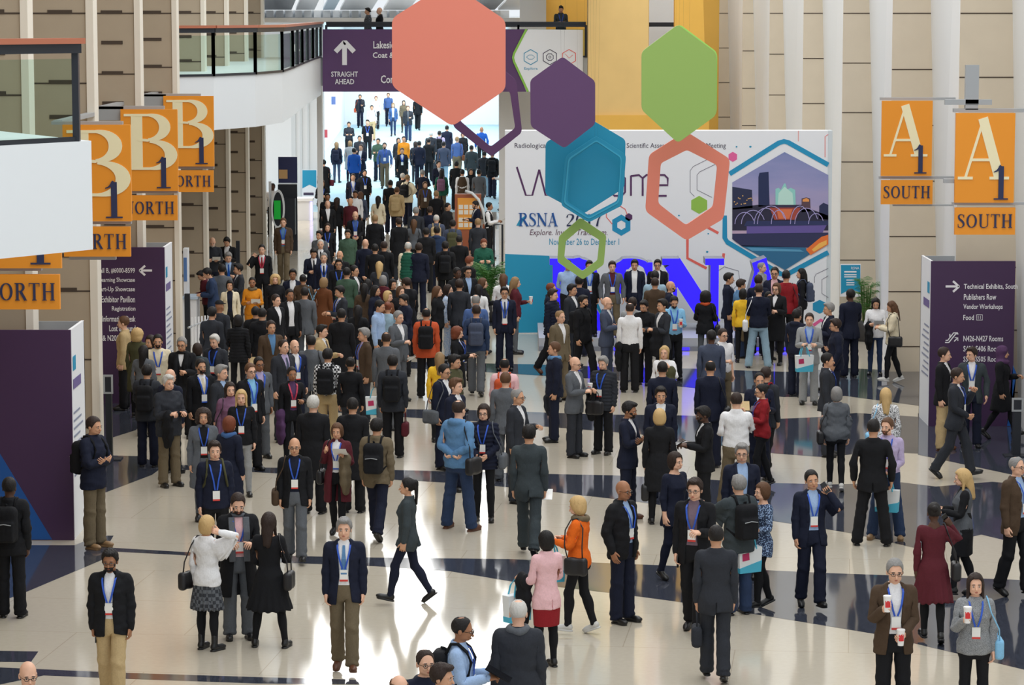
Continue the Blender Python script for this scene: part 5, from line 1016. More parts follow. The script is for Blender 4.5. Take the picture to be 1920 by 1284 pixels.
    if 'gl' in ex and lod < 2:
        T = M[BI['head']]; hd = lambda p: T[:3, :3] @ np.array(p) + T[:3, 3]; mb = MB()
        for s in (-1, 1): mb.tube([hd((s * .033 + .021 * math.cos(a * PI / 5), -.106, 1.628 + .016 * math.sin(a * PI / 5))) for a in range(11)], .0028 if lod == 0 else .0035, 5); mb.tube([hd((s * .054, -.104, 1.632)), hd((s * .078, -.06, 1.634)), hd((s * .083, .01, 1.63))], .0025, 5)
        mb.tube([hd((-.012, -.107, 1.632)), hd((.012, -.107, 1.632))], .0028, 5); raw('eyeglasses', mb.V, mb.F, M_PHONE, root)
    if 'sc' in ex: set_part('scarf', template('scarf', 'M', lod), M, root, [cloth(ex['sc'])])
    if 'ls' in ex: set_part('long_scarf', template('longscarf', 'M', lod), M, root, [cloth(ex['ls'])])
    # ------- place: the head top is put on its sight line, the lowest sole on the floor
    th = math.radians(yaw); c_, s_ = math.cos(th), math.sin(th)
    hm = Pb[Pb[:, 2] > Pb[:, 2].max() - .05]; tp = hm.mean(0); ht = (Pb[:, 2].max() + (.012 if hk != 'bald' else 0) - zmin) * sc; off = np.array([c_ * tp[0] - s_ * tp[1], s_ * tp[0] + c_ * tp[1]]) * sc
    base = float(ex['z']) if 'z' in ex else None; zf = base or 0.0
    for _ in range(30):
        g = gp(hx, hy, zf + ht)
        if base is not None: break
        zn = floor_z(g[1]); zf = zf * .5 + zn * .5
    if 'Y' in ex:   # standing where the ground row would be ambiguous (upper level)
        q = at(hx, hy, float(ex['Y'])); g = q; zf = 5.94; sc = (q[2] - zf) / ((Pb[:, 2].max() - zmin)); 
    root.location = (g[0] - off[0], g[1] - off[1], zf - zmin * sc); root.rotation_euler = (0, 0, th); root.scale = (sc, sc, sc)
    WM_ = Matrix.Translation(root.location) @ Matrix.Rotation(th, 4, 'Z') @ Matrix.Diagonal((sc, sc, sc, 1))
    carry(root, WM_, M, ex, label, lod); PEOPLE.append((root, g[0], g[1], label))
    return root
# ---------------------------------------------------------------- things people carry: separate objects put where the hand or shoulder is
BAGT = {}
CN = dict(k='black', n='navy', c='charcoal', g='grey', G='grey', w='white', t='tan', T='brown', U='brown', u='brown', v='purple', r='red', m='maroon', p='mauve', f='olive', l='turquoise', e='cream', J='blue', O='orange', z='teal', x='grey')
def sdfmesh(key, fn, lo, hi, h, n):
    if key not in BAGT:
        F = field(fn, lo, hi, h); V, Q = surfnet(F, lo, h); V, T = decimate(V, Q, n); BAGT[key] = (V, T)
    return BAGT[key]
def carry(root, WMx, M, ex, label, lod):
    def lab(t): return (t + ' ' + label)
    def bone(n): return WMx @ Matrix([list(r) for r in M[BI[n]]])
    def tn(name, lab, cat, mw, grp):
        o = bpy.data.objects.new(name, None); COL.objects.link(o); o.empty_display_size = .1; o.matrix_world = mw; l, r, s = mw.decompose(); o.location = l; o.rotation_mode = 'QUATERNION'; o.rotation_quaternion = r; o.scale = s; return tag(o, lab, cat, grp)
    def wrist(s, u=.10):
        p = (WR + u * D30) * np.array([1 if s == 'L' else -1, 1, 1]); return bone('hand' + s) @ Vector(p)
    up = Matrix.Rotation(root.rotation_euler[2], 4, 'Z')
    for key, v in list(ex.items()):
        k = key.rstrip('0123456789')
        if k == 'bp':      # backpack on the back
            sd = lambda P: np.minimum(smin(smin(bxs(P, (0, .20, 1.20), (.145, .085, .225), .07), bxs(P, (0, .285, 1.12), (.115, .035, .13), .03), .02), rc(P, (0, .14, 1.43), (0, .19, 1.45), .012, .012), .012) + .002 * np.sin(P[..., 2] * 60), 9)
            V, T = sdfmesh('bp', sd, (-.2, .05, .9), (.2, .38, 1.52), .011, 1400); t = tn('backpack', lab(CN[v] + ' backpack on'), 'backpack', bone('chest'), 'backpacks'); m = cloth(v)
            raw('bag_body', V, [tuple(f) for f in T], m, t, True)
            for s in (-1, 1):
                mb = MB().tube([(s * .085, .13, 1.40), (s * .095, .08, 1.50), (s * .10, .01, 1.505), (s * .11, -.08, 1.43), (s * .125, -.125, 1.33), (s * .15, -.10, 1.20), (s * .175, .03, 1.10), (s * .11, .13, 1.02)], .017, 6); raw('shoulder_strap', mb.V, mb.F, m, t, True)
            if lod == 0: mb = MB().tube([(-.09, .325, 1.21), (0, .33, 1.225), (.09, .325, 1.21)], .006, 5); raw('zip', mb.V, mb.F, M_GREY, t)
        elif k == 'tb':    # white convention tote hanging from a hand
            p = wrist(v[0], .085); z0 = p.z; t = tn('tote_bag', lab('white tote bag held by'), 'tote bag', Matrix.Translation((p.x, p.y, p.z)) @ Matrix.Rotation(float(v[1:] or 0) * PI / 180, 4, 'Z'), 'white and turquoise tote bags')
            s_ = .9; w, h, d, dr = .19 * s_, .34 * s_, .055, .20
            b = MB().prism([(-w * .9, -d, -dr - h), (w * .9, -d, -dr - h), (w, -d, -dr), (-w, -d, -dr)], (0, 2 * d, 0)); raw('bag_body', b.V, b.F, M_TOTE, t)
            b = MB().prism([(-w * .905, -d - .004, -dr - h - .003), (w * .905, -d - .004, -dr - h - .003), (w * .96, -d - .004, -dr - h * .55), (-w * .93, -d - .004, -dr - h * .8)], (0, 2 * d + .008, 0)); raw('turquoise_base', b.V, b.F, M_TOTEB, t)
            b = MB().prism([(-w * .7, -d - .004, -dr - .16), (-w * .1, -d - .004, -dr - .15), (-w * .15, -d - .004, -dr - .06), (-w * .72, -d - .004, -dr - .07)], (0, 2 * d + .008, 0)); raw('print', b.V, b.F, M_TOTEP, t)
            for sy in (-1, 1): b = MB().tube([(-w * .5, sy * d, -dr - .02), (-w * .35, sy * d * .8, -dr + .10), (0, sy * .01, -.0), (w * .35, sy * d * .8, -dr + .10), (w * .5, sy * d, -dr - .02)], .010, 6); raw('handle', b.V, b.F, M_TOTEB, t)
        elif k in ('hb', 'ab'):    # handbag hanging at the hip from the shoulder (hb) or hanging from the hand (ab)
            c, s = v[0], v[1]; sg = 1 if s == 'L' else -1
            sd = lambda P: bxs(P, (0, 0, 0), (.055, .155, .115), .045) + .004 * np.sin(P[..., 1] * 40)
            V, T = sdfmesh('hb', sd, (-.09, -.2, -.16), (.09, .2, .16), .011, 700); m = M_BLK if c == 'k' else cloth(c)
            if k == 'hb':
                t = tn('shoulder_bag', lab(CN[c] + ' shoulder bag of'), 'bag', bone('spine'), 'shoulder bags'); V2 = V + np.array([sg * .275, .06, .90]); raw('bag_body', V2, [tuple(f) for f in T], m, t, True)
                b = MB().tube([(sg * .275, -.05, 1.0), (sg * .26, -.10, 1.15), (sg * .165, -.125, 1.34), (sg * .135, -.06, 1.47), (sg * .13, .03, 1.495), (sg * .165, .115, 1.38), (sg * .26, .14, 1.15), (sg * .275, .15, 1.0)], .009, 6)
            else:
                p = wrist(s, .085); t = tn('hand_bag', lab(CN[c] + ' bag held by'), 'bag', Matrix.Translation((p.x, p.y, p.z)) @ up, 'bags held in a hand'); V2 = V + np.array([0, 0, -.30]); raw('bag_body', V2, [tuple(f) for f in T], m, t, True)
                b = MB().tube([(0, -.10, -.19), (0, -.06, -.06), (0, 0, .0), (0, .06, -.06), (0, .10, -.19)], .009, 6)
            raw('strap', b.V, b.F, m, t, True)
        elif k == 'ph':
            s = v[0]; sg = 1 if s == 'L' else -1; q = (WR + .095 * D30 - .026 * N30) * np.array([sg, 1, 1]); R = np.stack([np.array([0, 1, 0]), N30 * np.array([sg, 1, 1]), D30 * np.array([sg, 1, 1])], 1)
            t = bpy.data.objects.new('phone', None); mw = bone('hand' + s); b = MB(); hw = [.036, .005, .072]; C8 = [q + R @ (np.array([i, j, l]) * hw) for l in (-1, 1) for j in (-1, 1) for i in (-1, 1)]
            b.add(C8, [(0, 2, 3, 1), (4, 5, 7, 6), (0, 1, 5, 4), (1, 3, 7, 5), (3, 2, 6, 7), (2, 0, 4, 6)]); bpy.data.objects.remove(t)
            t = tn('phone', lab('phone held by'), 'phone', mw, 'phones in hands'); raw('phone_case', b.V, b.F, M_PHONE, t)
        elif k == 'cu':
            s = v[0]; p = wrist(s, .085); t = tn('paper_cup', lab(('second ' if key[-1] == '2' else '') + 'paper cup held by'), 'cup', Matrix.Translation((p.x, p.y, p.z + .03)) @ up, 'white paper cups')
            b = MB().tube([(0, 0, -.09), (0, 0, .065)], [.030, .042], 16); raw('cup', b.V, b.F, M_CUP, t, False); b = MB().tube([(0, 0, .065), (0, 0, .078)], [.045, .043], 16); raw('lid', b.V, b.F, M_CUP, t)
            b = MB().prism([(.0 + .0405 * math.sin(a), -.0405 * math.cos(a), z) for a, z in ((-.7, -.04), (0, -.04), (.7, -.04), (.7, .03), (0, .03), (-.7, .03))], (0, .004, 0)); raw('print', b.V, b.F, M_CUPR, t)
        elif k == 'pa':
            s = v[0]; p = wrist(s, .10); t = tn('paper_sheet', lab('paper held by'), 'paper', Matrix.Translation((p.x, p.y, p.z)) @ up @ Matrix.Rotation(-.6, 4, 'X'), 'papers in hands')
            b = MB(); b.add([(x, y, .01 * math.sin(y * 14)) for y in (-.16, -.05, .06) for x in (-.10, .10)], [(0, 1, 3, 2), (2, 3, 5, 4)]); n = len(b.V); b.add([(x, y, z - .004) for x, y, z in b.V[:6]], [(0, 2, 3, 1), (2, 4, 5, 3)]); raw('sheet', b.V, b.F, M_PAPER if len(v) < 2 else cloth(v[1]), t)
        elif k == 'ct':   # coat folded over a forearm or held in the hand
            c, s = v[0], v[1]; sd = lambda P: smin(el(P, (0, 0, -.24), (.075, .13, .29)), el(P, (0, .02, -.02), (.07, .12, .09)), .05) + .012 * np.sin(P[..., 1] * 45 + P[..., 2] * 7) + .006 * np.sin(P[..., 2] * 40)
            V, T = sdfmesh('ct', sd, (-.14, -.22, -.60), (.14, .22, .14), .012, 1300); p = wrist(s, -.06); t = tn('folded_coat', lab(CN[c] + ' coat carried by'), 'coat', Matrix.Translation((p.x, p.y, p.z)) @ up, 'coats carried over an arm'); raw('cloth', V, [tuple(f) for f in T], cloth(c), t, True)
        elif k == 'tt':   # tablet / clipboard
            p = wrist(v[0], .12); t = tn('tablet', lab('tablet held by'), 'tablet', Matrix.Translation((p.x, p.y, p.z + .02)) @ up @ Matrix.Rotation(.5, 4, 'X'), 'tablets in hands'); b = MB().box(-.10, .10, -.13, .13, -.005, .005); raw('tablet_case', b.V, b.F, M_PHONE, t)
# ---------------------------------------------------------------- the crowd: head-top x, head-top y, facing (0 = towards the camera, 90 = right) | sex+height+skin girth | hair | top:colours | legs | left arm, right arm, stance | extras | label
CROWD = '''
206,1028,-3|M174c|full+beard:k|jo:k:w|t:t|d u v|ln gl ph:R p:10|bearded person with glasses in black jacket and khaki trousers, front left
52,1240,20|M172a 1.05|bald:d|sw:n|t:c|p p s|gl p:12|bald person with glasses cut off at the lower left edge
645,969,0|M177a|full:g|op:n:w|t:T|d d v|ln tie:h sh:u|grey-haired person walking in navy blazer, pale blue tie and olive trousers
388,966,150|F162a|bob:y|sw:w|p:+k|d n s|hb:kL bo p:8|blonde person in white sweater and grey plaid skirt, hand behind neck
446,923,12|M180a|short+beard:d|cO:k:P|t:g|r r s|ln ls:g p:22|bearded person in long dark coat with grey scarf facing the blonde
504,960,172|F164b|long:d|dr:k|k:kk|j r a|hb:kR p:4|long-haired person in short black dress and tights seen from behind
765,895,-98|F162b|pony:k|ca:S|s:n|d d w|p:2|person with long black ponytail walking left in grey-green blazer
866,1155,82|M173c|thin:k|sh:L|t:c|r r s|ln gl bp:k tt:R p:12|balding person in light blue shirt at the bottom centre
797,1216,25|M175a|thin:d|sw:n|t:c|d d s|gl y:-5|balding person with dark-framed glasses at the bottom edge
748,1264,20|M170a|ring:m|sw:c|t:c|d d s|-|person whose bald crown just shows at the bottom edge
828,1243,70|M172b|full:d|sw:c|t:c|d d s|p:6|brown-haired person cut off at the bottom, beside the bald heads
972,1123,178|M184a 1.22|thin:w|co:c|t:c|d d s|sc:g p:8|large white-haired person in charcoal overcoat at the bottom centre, from behind
1024,995,-150|F160b|bob:k|ca:P|k:rk|o c s|ct:kL tb:L40 p:6|person with black bob in pale pink jacket holding coat
1083,930,-112|F167a|bob:y|sw:o|s:k|r r v|sc:T ph:R tb:L20 hb:kL sh:w p:14|blonde person in bright orange sweater looking at a phone
1168,901,48|M179c 1.08|bald:k|jo:k:L|t:n|d p s|gl ln p:6|bald person with glasses in black jacket and dark jeans
1303,895,-18|M188a 1.08|full:d|op:k:M|t:k|r d v|ln gl ph:R p:8|person in open black jacket over mauve shirt holding a phone
1343,984,178|M176b 1.08|short:k|su:c|t:c|d u v|ab:cL ph:R|person in charcoal suit walking away with a dark bag, lower right
1386,890,-155|M176a|full:g|ja:S|t:j|t d s|gl bp:k y:-10|grey-haired person in dark grey jacket pointing, backpack on
1430,904,-65|F161a|bob:m|tu:&|s:k|o d v|tb:L30 bo|brown-haired person in patterned pale blue top and cropped trousers
1521,880,8|M175b|short:k|op:n:L|t:n|e d v|ln ph:L p:2 r:-6|person in navy blazer and jeans talking on a phone, walking
1678,1046,2|M182a 1.08|short:g|op:U:w|t:k|j c s|ln gl cu:R cu2:L p:10|grey-haired person with glasses in brown blazer drinking from a cup
1829,1074,-2|F166a 1.05|long:d|sw:*|s:k|d c s|ln cu:R hb:lL p:2|brown-haired person in speckled grey sweater holding a cup
1752,941,178|F168d|bun:k|dr:m|k:kk|d e v|ph:R hb:kR p:4|person in maroon dress seen from behind, lower right
1805,878,-95|F165a|long:y|wc:g:k|k:kk|r r v|p:12|blonde person in grey vest over black sleeves and black skirt
1906,855,42|M180a 1.1|thin:g|op:U:L|t:k|d d v|ln gl p:2|balding person in dark brown blazer cut by the right edge
1638,785,172|M182b 1.05|short:k|su:k|t:k|p p a|p:4|person in black suit with legs apart, seen from behind
1664,782,-12|M178a 1.05|short+beard:m|sh:V|t:j|j j a|ln tb:L-20 sh:t y:-20|bearded person in pale blue shirt and jeans holding a tote
1569,725,178|F163a 1.38|bob:g|sw:g|s:k|d d v|hb:kL sh:w p:2|heavyset grey-haired person in grey sweater seen from behind
1661,727,178|F166a|long:y|sw:%|s:k|d d v|hb:lL|blonde person in black and white patterned sweater, from behind
1795,689,68|M180b|short:d|su:c|t:c|q j w|ln p:10|person in dark suit with hand at the mouth by the right kiosk
1823,650,-8|M176a|full:d|ca:S:w|t:n|p p s|ln y:-40|person in grey cardigan and white shirt in front of the right kiosk
1770,650,62|M180a|short:d|su:k|t:t|d d s|y:10|person in black blazer and khaki trousers at the right kiosk edge
1879,648,72|F165b|hijab:v|co:k|k:kk|r d w|p:2|person in dark headscarf and long black coat by the right kiosk
1642,558,-8|F164b|long:k|sw:w|s:j|r r s|ct:kR pa:L p:22|black-haired person in white top and jeans reading a paper
1672,564,-98|F166b|long:m|ja:e|s:k|r r v|hb:kL sh:w p:20|long-haired person in cream jacket with a black shoulder bag
1595,541,-160|M184d|short:k|su:n|t:n|d r s|-|tall person in navy suit beside the teal notice
1555,567,-80|M178b|full:g|su:n|t:n|r r s|p:4|grey-haired person in navy suit near the white wall's edge
1567,597,-90|M176b|full:d|ja:n|t:n|p x s|gl p:8|dark-haired person with glasses in navy jacket facing left
1551,661,82|M178b|short:k|su:c|t:c|d d s|ln p:4|dark-haired person in charcoal suit facing right, mid right
1391,830,5|M183a|full:g|op:n:L|t:c|d d s|gl y:-10|grey-bearded person in navy blazer over pale striped shirt
1381,735,178|M182a 1.15|short:d|sh:w|t:T|s m a|pa:Rt p:8|person in white shirt with raised arm, seen from behind
1428,719,-82|F165b|bun:k|sw:r|s:k|r r v|gl ln p:10|person in dark red top with glasses facing left
1424,697,2|M174b|thin:k|su:n|t:n|r r s|pa:R p:6|balding person in navy suit behind the red-clad one
1436,687,148|M180b|short:d|su:c|t:k|d d w|bp:r|person in dark suit striding with a black and red backpack
1319,761,-82|M174d|full+beard:k|su:k|t:k|r o s|tt:R p:14|bearded person in black suit holding a tablet
1237,766,176|F171a|bob:y|co:k|s:k|d d s|ab:kL p:6|blonde person in black coat from behind, grey bag on arm
1239,724,2|M180b|full:k|su:n|t:n|d d s|p:8|smiling black-haired person in navy suit, facing the camera
1180,752,68|M180c|full+beard:k|su:n|t:n|x x s|sh:u p:12|bearded person in navy suit with crossed arms
1266,847,40|F170a 1.12|bob:d|tu:n|s:n|d d v|y:6|dark-haired person in navy tunic looking right
992,796,176|M183b|full:k|su:S|t:S|d d w|pa:R|person in grey suit walking away holding a paper, centre
970,728,62|M178b|thin:g|su:c|t:c|r d s|gl p:6|balding person with glasses in charcoal suit facing right
948,697,176|M178a|short:m|su:g|t:g|d d s|-|brown-haired person in grey suit seen from behind
946,671,170|M172b|thin:k|ja:P|t:c|d d s|bp:O|person in pale pink jacket with a red backpack
907,757,-8|F176a|bob:d|pu:n:k|s:k|j j s|gl ln hb:gL bo|person with glasses in quilted navy jacket, hands clasped
860,749,148|M193a 1.18|thin:d|ho:h|t:j|k k a|hb:kR sh:u p:4|balding person in light blue hooded sweatshirt and jeans
854,708,58|M180a|full:m|su:n|t:n|d d s|p:2|brown-haired person in navy suit behind the blue sweatshirt
833,682,52|M176b|short:k|su:n|t:n|d d s|gl hb:gR p:8|person with glasses in navy suit with a shoulder bag
852,664,62|M178b|full:k|ja:f|t:k|d d s|p:8|black-haired person in olive jacket facing right
824,660,178|F160a|long:s|sw:y|s:k|d d s|p:4|brown-haired person in yellow sweater seen from behind
858,612,72|F164a|curly:r|co:k|s:k|r r s|ln:b ph:L p:8|curly red-haired person in long black coat
893,571,178|M178b|short:d|sw:j|t:g|k d v|bp:x|person in dark blue sweater with a grey backpack
892,552,178|M182a 1.15|thin:g|po:b|t:k|d d s|-|large person in periwinkle polo shirt, from behind
799,577,178|M178b|thin:k|ja:O|t:k|d d s|bp:k|person in burnt orange jacket with a black backpack
747,582,48|M178a 1.08|short:g|su:g|t:g|d r s|pa:L p:6|grey-haired person in grey suit holding papers
712,562,70|M176b|short:k|sh:L|t:k|d d s|p:16|black-haired person in light blue shirt, centre left
727,566,176|F162b|bun:r|sw:i|s:k|d r s|hb:lR|reddish-haired person in pale top with turquoise bag
757,551,-60|M172b|full:k|ja:n|t:k|r r s|p:16|black-haired person in navy jacket facing left, centre
727,545,60|F164a|bob:y|sw:u|s:k|d d s|-|golden-haired person among the dense middle crowd
751,536,35|F164a|long:m|ja:k|s:k|d d s|-|long auburn-haired person in black jacket, mid crowd
763,520,-140|M176a|full:d|co:k|t:k|r d s|p:14|person in long black coat bending the head, mid crowd
704,535,62|F164b|long:k|ja:n|s:k|d d s|-|long black-haired person in navy jacket, mid crowd
683,531,176|F164b|long:k|ja:U|s:k|d d s|-|long-haired person in brown striped coat, from behind
689,523,165|F163b|long:k|ja:c|s:k|d d s|p:6|long black-haired person behind the brown striped coat
718,516,178|F166a|bob:g|sw:m|s:k|d d s|-|grey-haired person in maroon sweater, from behind
736,523,35|F162b|bob:k|sw:k|s:k|d d s|-|black-haired person beside the maroon sweater
711,490,176|F166a|long:y|ja:c|s:k|d d s|-|wavy blonde-haired person in black jacket, from behind
664,497,62|M176b|short:k|su:k|t:k|m d s|-|dark-haired person with a hand to the chin, facing right
650,501,172|M178b|short:k|sw:Q|t:c|d d s|-|person in dark green-grey sweater, from behind
637,535,-62|M178b|full:k|su:c|t:c|r r s|p:14 ln|dark-haired person in charcoal suit facing left, mid crowd
607,520,150|F168a|bob:s|co:u|s:k|d d s|hb:lL|short-haired person in rust brown coat, from behind
635,485,5|M172b|full:k|sw:k|t:k|d d s|gl ln:b p:2|black-haired person with glasses in black sweater facing camera
607,473,4|M178a|short:g|op:n:w|t:n|d d s|ln tie:n|grey-haired person in navy suit and tie with a badge
588,465,8|M174b|full:k|su:n:w|t:n|r r s|tie:k p:24|person in navy suit looking down, at the left of the queue
601,448,4|M178a|thin:w|su:c:w|t:c|d d s|tie:k|bald white-haired person in charcoal suit and tie
599,432,-25|M172b|full:k|sw:g|t:k|d d s|p:4|black-haired person in grey sweater near the white counter
614,418,2|F166a|long:d|op:k:n|s:k|d d s|ln|long brown-haired person in dark jacket with a badge
652,430,2|M174b|full:k|ja:Q|t:k|d d s|p:6|black-haired person in grey-green jacket facing camera
637,470,-10|M176b|bald:k|su:k|t:k|d m s|p:8|bald person in dark suit with a hand raised to the face
685,448,178|M178a|bald:d|su:n|t:n|d d s|-|bald person in navy suit seen from behind
703,457,176|M176b|short:k|su:k|t:k|d d s|-|black-haired person in black suit right of the bald navy one
720,452,176|M178b|short:d|su:k|t:c|d d s|-|person in black jacket, left of the green vest
666,396,3|M180a 1.05|bald:d|op:k:b|t:k|j j s|ln p:16|bald person in black jacket over blue shirt with a badge
703,402,178|M182a 1.12|short:s|ja:k|t:c|d d s|-|crew-cut person in black jacket, from behind
748,408,-165|M180b 1.1|full:d|co:k|t:c|d d s|y:20|wide dark-haired person in long black coat, from behind
776,411,176|F166a|long:m|sw:g|s:k|d d s|hb:cR|brown-haired person in grey knit coat, from behind
765,453,178|M180a 1.12|thin:w|ve:q:e|t:U|d d v|-|white-haired person in green quilted vest over cream sleeves
785,455,176|M178b|full:d|ja:n|t:n|d d s|-|dark-haired person right of the green vest
818,402,178|M178a|thin:w|ja:x|t:c|d d s|bp:t|white-haired person with a tan backpack
819,424,178|M176b|full:k|ho:j|t:n|d d s|sc:t|person in blue hooded coat with fur-trimmed hood
799,427,176|M176b|full:k|ja:k|t:k|d d s|-|black-haired person in black coat left of the fur hood
849,412,176|M176b|full:k|ja:x|t:n|d d s|bp:f|person in pale grey jacket with an olive backpack
861,441,178|M178b|short:k|su:k|t:k|d d s|-|black-haired person in black suit below the directory board
835,452,178|M178b|full:k|ja:k|t:k|d d s|bp:k|black-haired person in black coat with a black backpack
857,501,40|M178d|short:k|co:k|t:k|d d s|-|dark-skinned person in black coat, centre crowd
820,536,72|F166a|long:m|ja:k|s:k|d d s|-|long brown-haired person in black jacket facing right
840,533,70|F164a|long:d|sw:~|s:~|r d s|-|long-haired person in white patterned top facing right
861,523,176|M180b|full:d|su:c|t:c|d d s|-|curly dark-haired person in charcoal suit, from behind
880,480,130|M176a|full:r|ja:k|t:k|d d s|p:14|red-haired person behind the palm
877,499,22|M178b|full:k|su:k:L|t:k|d d s|gl p:4|person with glasses in black suit left of the palm
905,521,85|F168a|bob:m|ja:k:w|s:k|r d s|gl p:4|brown-haired person with glasses in black jacket facing right
897,533,172|F164b|long:k|sw:w|s:k|d d s|-|long black-haired person before the palm
944,513,176|F176b|long:m|ja:w|s:k|d d s|p:2|tall person with very long brown hair, from behind
946,537,3|M178b|full:k|op:n:w|t:n|d d s|ln:l gl tie:x|person in navy suit, striped tie and glasses facing camera
966,519,92|F170a|long:s|sw:m|s:g|r d s|cu:L|fair-haired person in maroon sweater holding a cup, by the teal panel
896,409,176|M180a|short:s|su:c|t:c|d d s|-|short-haired person in charcoal suit by the directory board
907,447,8|M176a|short:r|ja:q|t:k|r r s|p:24|person in green jacket looking down behind the palm
1033,530,80|M176b|short:r|ja:n|t:n|d d s|-|person in navy coat behind the quilted jacket
1036,541,62|M178a|full:d|pu:n|t:k|d d w|sh:u|person in quilted navy jacket walking right with brown shoes
1072,532,58|M178b|full:k|su:c|t:c|r d s|-|black-haired person in charcoal suit under the green ring
1065,487,2|M165b|full:k|sh:L|t:k|k k s|z:.28|person in light blue shirt posing on the platform, leftmost
1086,517,172|M178b|full:k|su:n|t:n|d d s|-|black-haired person in navy suit facing the platform
1105,488,3|M165b|full:k|op:k:L|t:k|d d s|ln z:.28|person in black suit posing second on the platform
1148,489,3|M166a|full:d|op:g:m|t:T|p p s|z:.28 ln:b|curly-haired person in grey blazer and khakis posing on the platform
1190,486,-3|M165b|full:k|op:n:w|t:n|d d s|z:.28 p:8|person in navy suit, white shirt posing on the platform
1233,486,-4|M165b|full:k|op:k:w|t:k|d d s|z:.28 gl|person in black suit posing at the right of the group
1228,507,176|M190b|short:k|sh:i|t:k|r r s|-|person in pale blue shirt photographing the platform group
1228,520,176|M176b|short:d|su:U|t:k|d d s|-|person in dark brown jacket facing the platform
1257,526,82|M176b|bald+beard:k|su:n|t:n|d d s|-|bald bearded person in navy jacket facing right
1093,553,52|M178b|full+beard:k|ja:k|t:k|d d w|bp:k|bearded person in black jacket with backpack walking right
1050,581,42|M178a|thin:s|su:T|t:T|d d s|p:4|fair-haired person in brown blazer, from behind
1138,557,68|M180a|bald:d|su:x|t:x|x r s|gl p:6|bald person with glasses in blue-grey suit
1186,557,172|M180b|full:d|su:G|t:G|d d s|-|dark-haired person in light grey suit behind the white shirt
1181,567,178|M180a|thin:d|sh:w|t:k|d d s|ct:kL|person in white shirt and black trousers, from behind
1207,562,-28|M174b|full:k|ja:k|t:k|r r s|p:18 ph:R|black-haired person in black jacket looking at a phone
1243,560,-62|M178b|full:k|su:c|t:k|r o s|ct:kL|black-haired person in dark suit carrying a coat
1264,554,6|M176b|short+beard:k|sh:l|t:k|r o s|ln p:24 ph:R cu:L|bearded person in light blue shirt holding phone and cup
1040,640,-82|M178b|short:m|ja:n|t:n|d d s|sc:h ct:cR p:2|person in navy jacket with pale blue scarf facing left
1323,545,172|F168b|curly:k|ja:k|s:g|r o s|sc:O hb:kR|curly-haired person in black leather jacket and pink scarf
1366,511,82|M182b|full:k|su:n|t:n|d d s|-|black-haired person in navy suit before the letter N
1389,523,110|M172b|full:d|po:h|t:j|d d s|ct:TR p:10|dark-haired person in light blue polo shirt and jeans
1393,541,176|F161b|bob:k|sw:y|s:k|d d s|-|black-haired person in yellow top seen from behind
1428,491,60|M164a|thin:g|sh:G|t:c|d d s|z:.28|grey-haired person in grey shirt by the letter A
1453,500,-12|M190b|short:k|op:n:P|t:n|r d s|gl p:4|person with glasses in navy blazer and pink shirt
1422,515,168|M180b|full:d|su:n|t:n|d d s|p:6|person in navy suit behind the light jeans
1423,532,176|M181a 1.05|short:d|sw:n|t:i|r r a|hb:wL p:8|person in navy sweater and very light jeans, from behind
1456,530,-25|F177a|bob:m|co:k|s:k|r r s|gl p:2|brown-haired person with glasses in long black coat
1441,546,20|F150b|long:k|ja:c|s:k|d d s|-|person whose face shows beside the long black coat
1474,506,172|M187b|short:k|sw:r|t:k|d d s|hb:kR|black-haired person in red sweater, from behind
1503,503,-95|F172b|long:k|sw:k|s:k|d d s|bp:x|long-haired person in black with a grey backpack
1494,579,140|M174b|full:k|ho:n|t:n|d d s|-|black-haired person in navy hooded sweatshirt
1518,586,-6|M178a|short:d|op:G:L|t:G|r r s|ln ph:R tb:R10 p:4|person in light grey suit with lanyard and tote
1355,615,30|M176a|short:d|po:w|t:T|d r s|gl hb:kR|person with glasses in white and blue polo shirt
1334,618,175|M180d|short:k|su:x|t:c|d d s|-|dark-skinned person in slate grey suit, from behind
1332,675,176|M180b 1.12|thin:k|su:n|t:n|d d s|hb:kR p:6|balding person in navy suit with a shoulder bag
1246,648,-14|F164a|long:y|sw:w|s:k|q d s|ct:fL p:4|long blonde person in white top with a hand to the face
1242,677,178|M178b|short:k|su:n|t:n|d d s|-|dark-haired person in navy suit below the blonde
1131,667,-28|M171a 1.05|full:g|pu:c|t:k|d r s|ln cu:R p:12 ct:kR|grey-haired person in striped quilted jacket with a cup
1078,669,58|M172a 1.05|bald:g|su:g|t:c|r r s|gl p:8 ab:kL|bald person in grey blazer talking, centre
583,628,174|M178b|short:k|su:g|t:g|d d s|hb:kR|black-haired person in mid grey suit with a bag strap
603,608,72|M174a|full:k|su:t:w|t:c|r d s|tie:U|person in tan blazer facing right
640,578,174|M182b 1.08|short:k|co:k|t:k|d d s|-|tall black-haired person in long black coat, from behind
683,614,-68|M178b|full:g|op:U:V|t:c|d d s|ln|grey-haired person in olive brown blazer facing left
724,622,174|M180b|thin:d|su:g|t:g|d d s|tb:L|balding person in grey suit with a tote, from behind
736,665,176|M176b|full:k|ja:c|t:k|d d s|bp:k ab:mR|person in charcoal hooded jacket with black backpack
614,653,170|M178b|full:k|sh:#|t:t|d d s|bp:k|person in black and white checked shirt with backpack
657,669,174|F164b|bun:k|sw:k|s:c|d d s|-|person with a dark bun in black, beside the checked shirt
552,637,28|M178a|bald:d|su:n:w|t:n|d d s|ln|bald person in dark suit with a blue lanyard, left crowd
531,635,42|M180a|thin:d|su:c:V|t:c|d d s|tie:x|person in charcoal suit and grey tie, left of the bald one
547,687,18|F166c|bun:k|op:k:v|s:k|r d s|ln:r ct:vR ph:R|dark-haired person with red lanyard and purple coat over arm
508,600,22|M178b|short:d|su:U:h|t:U|d d s|-|short-haired person in brown suit and blue shirt
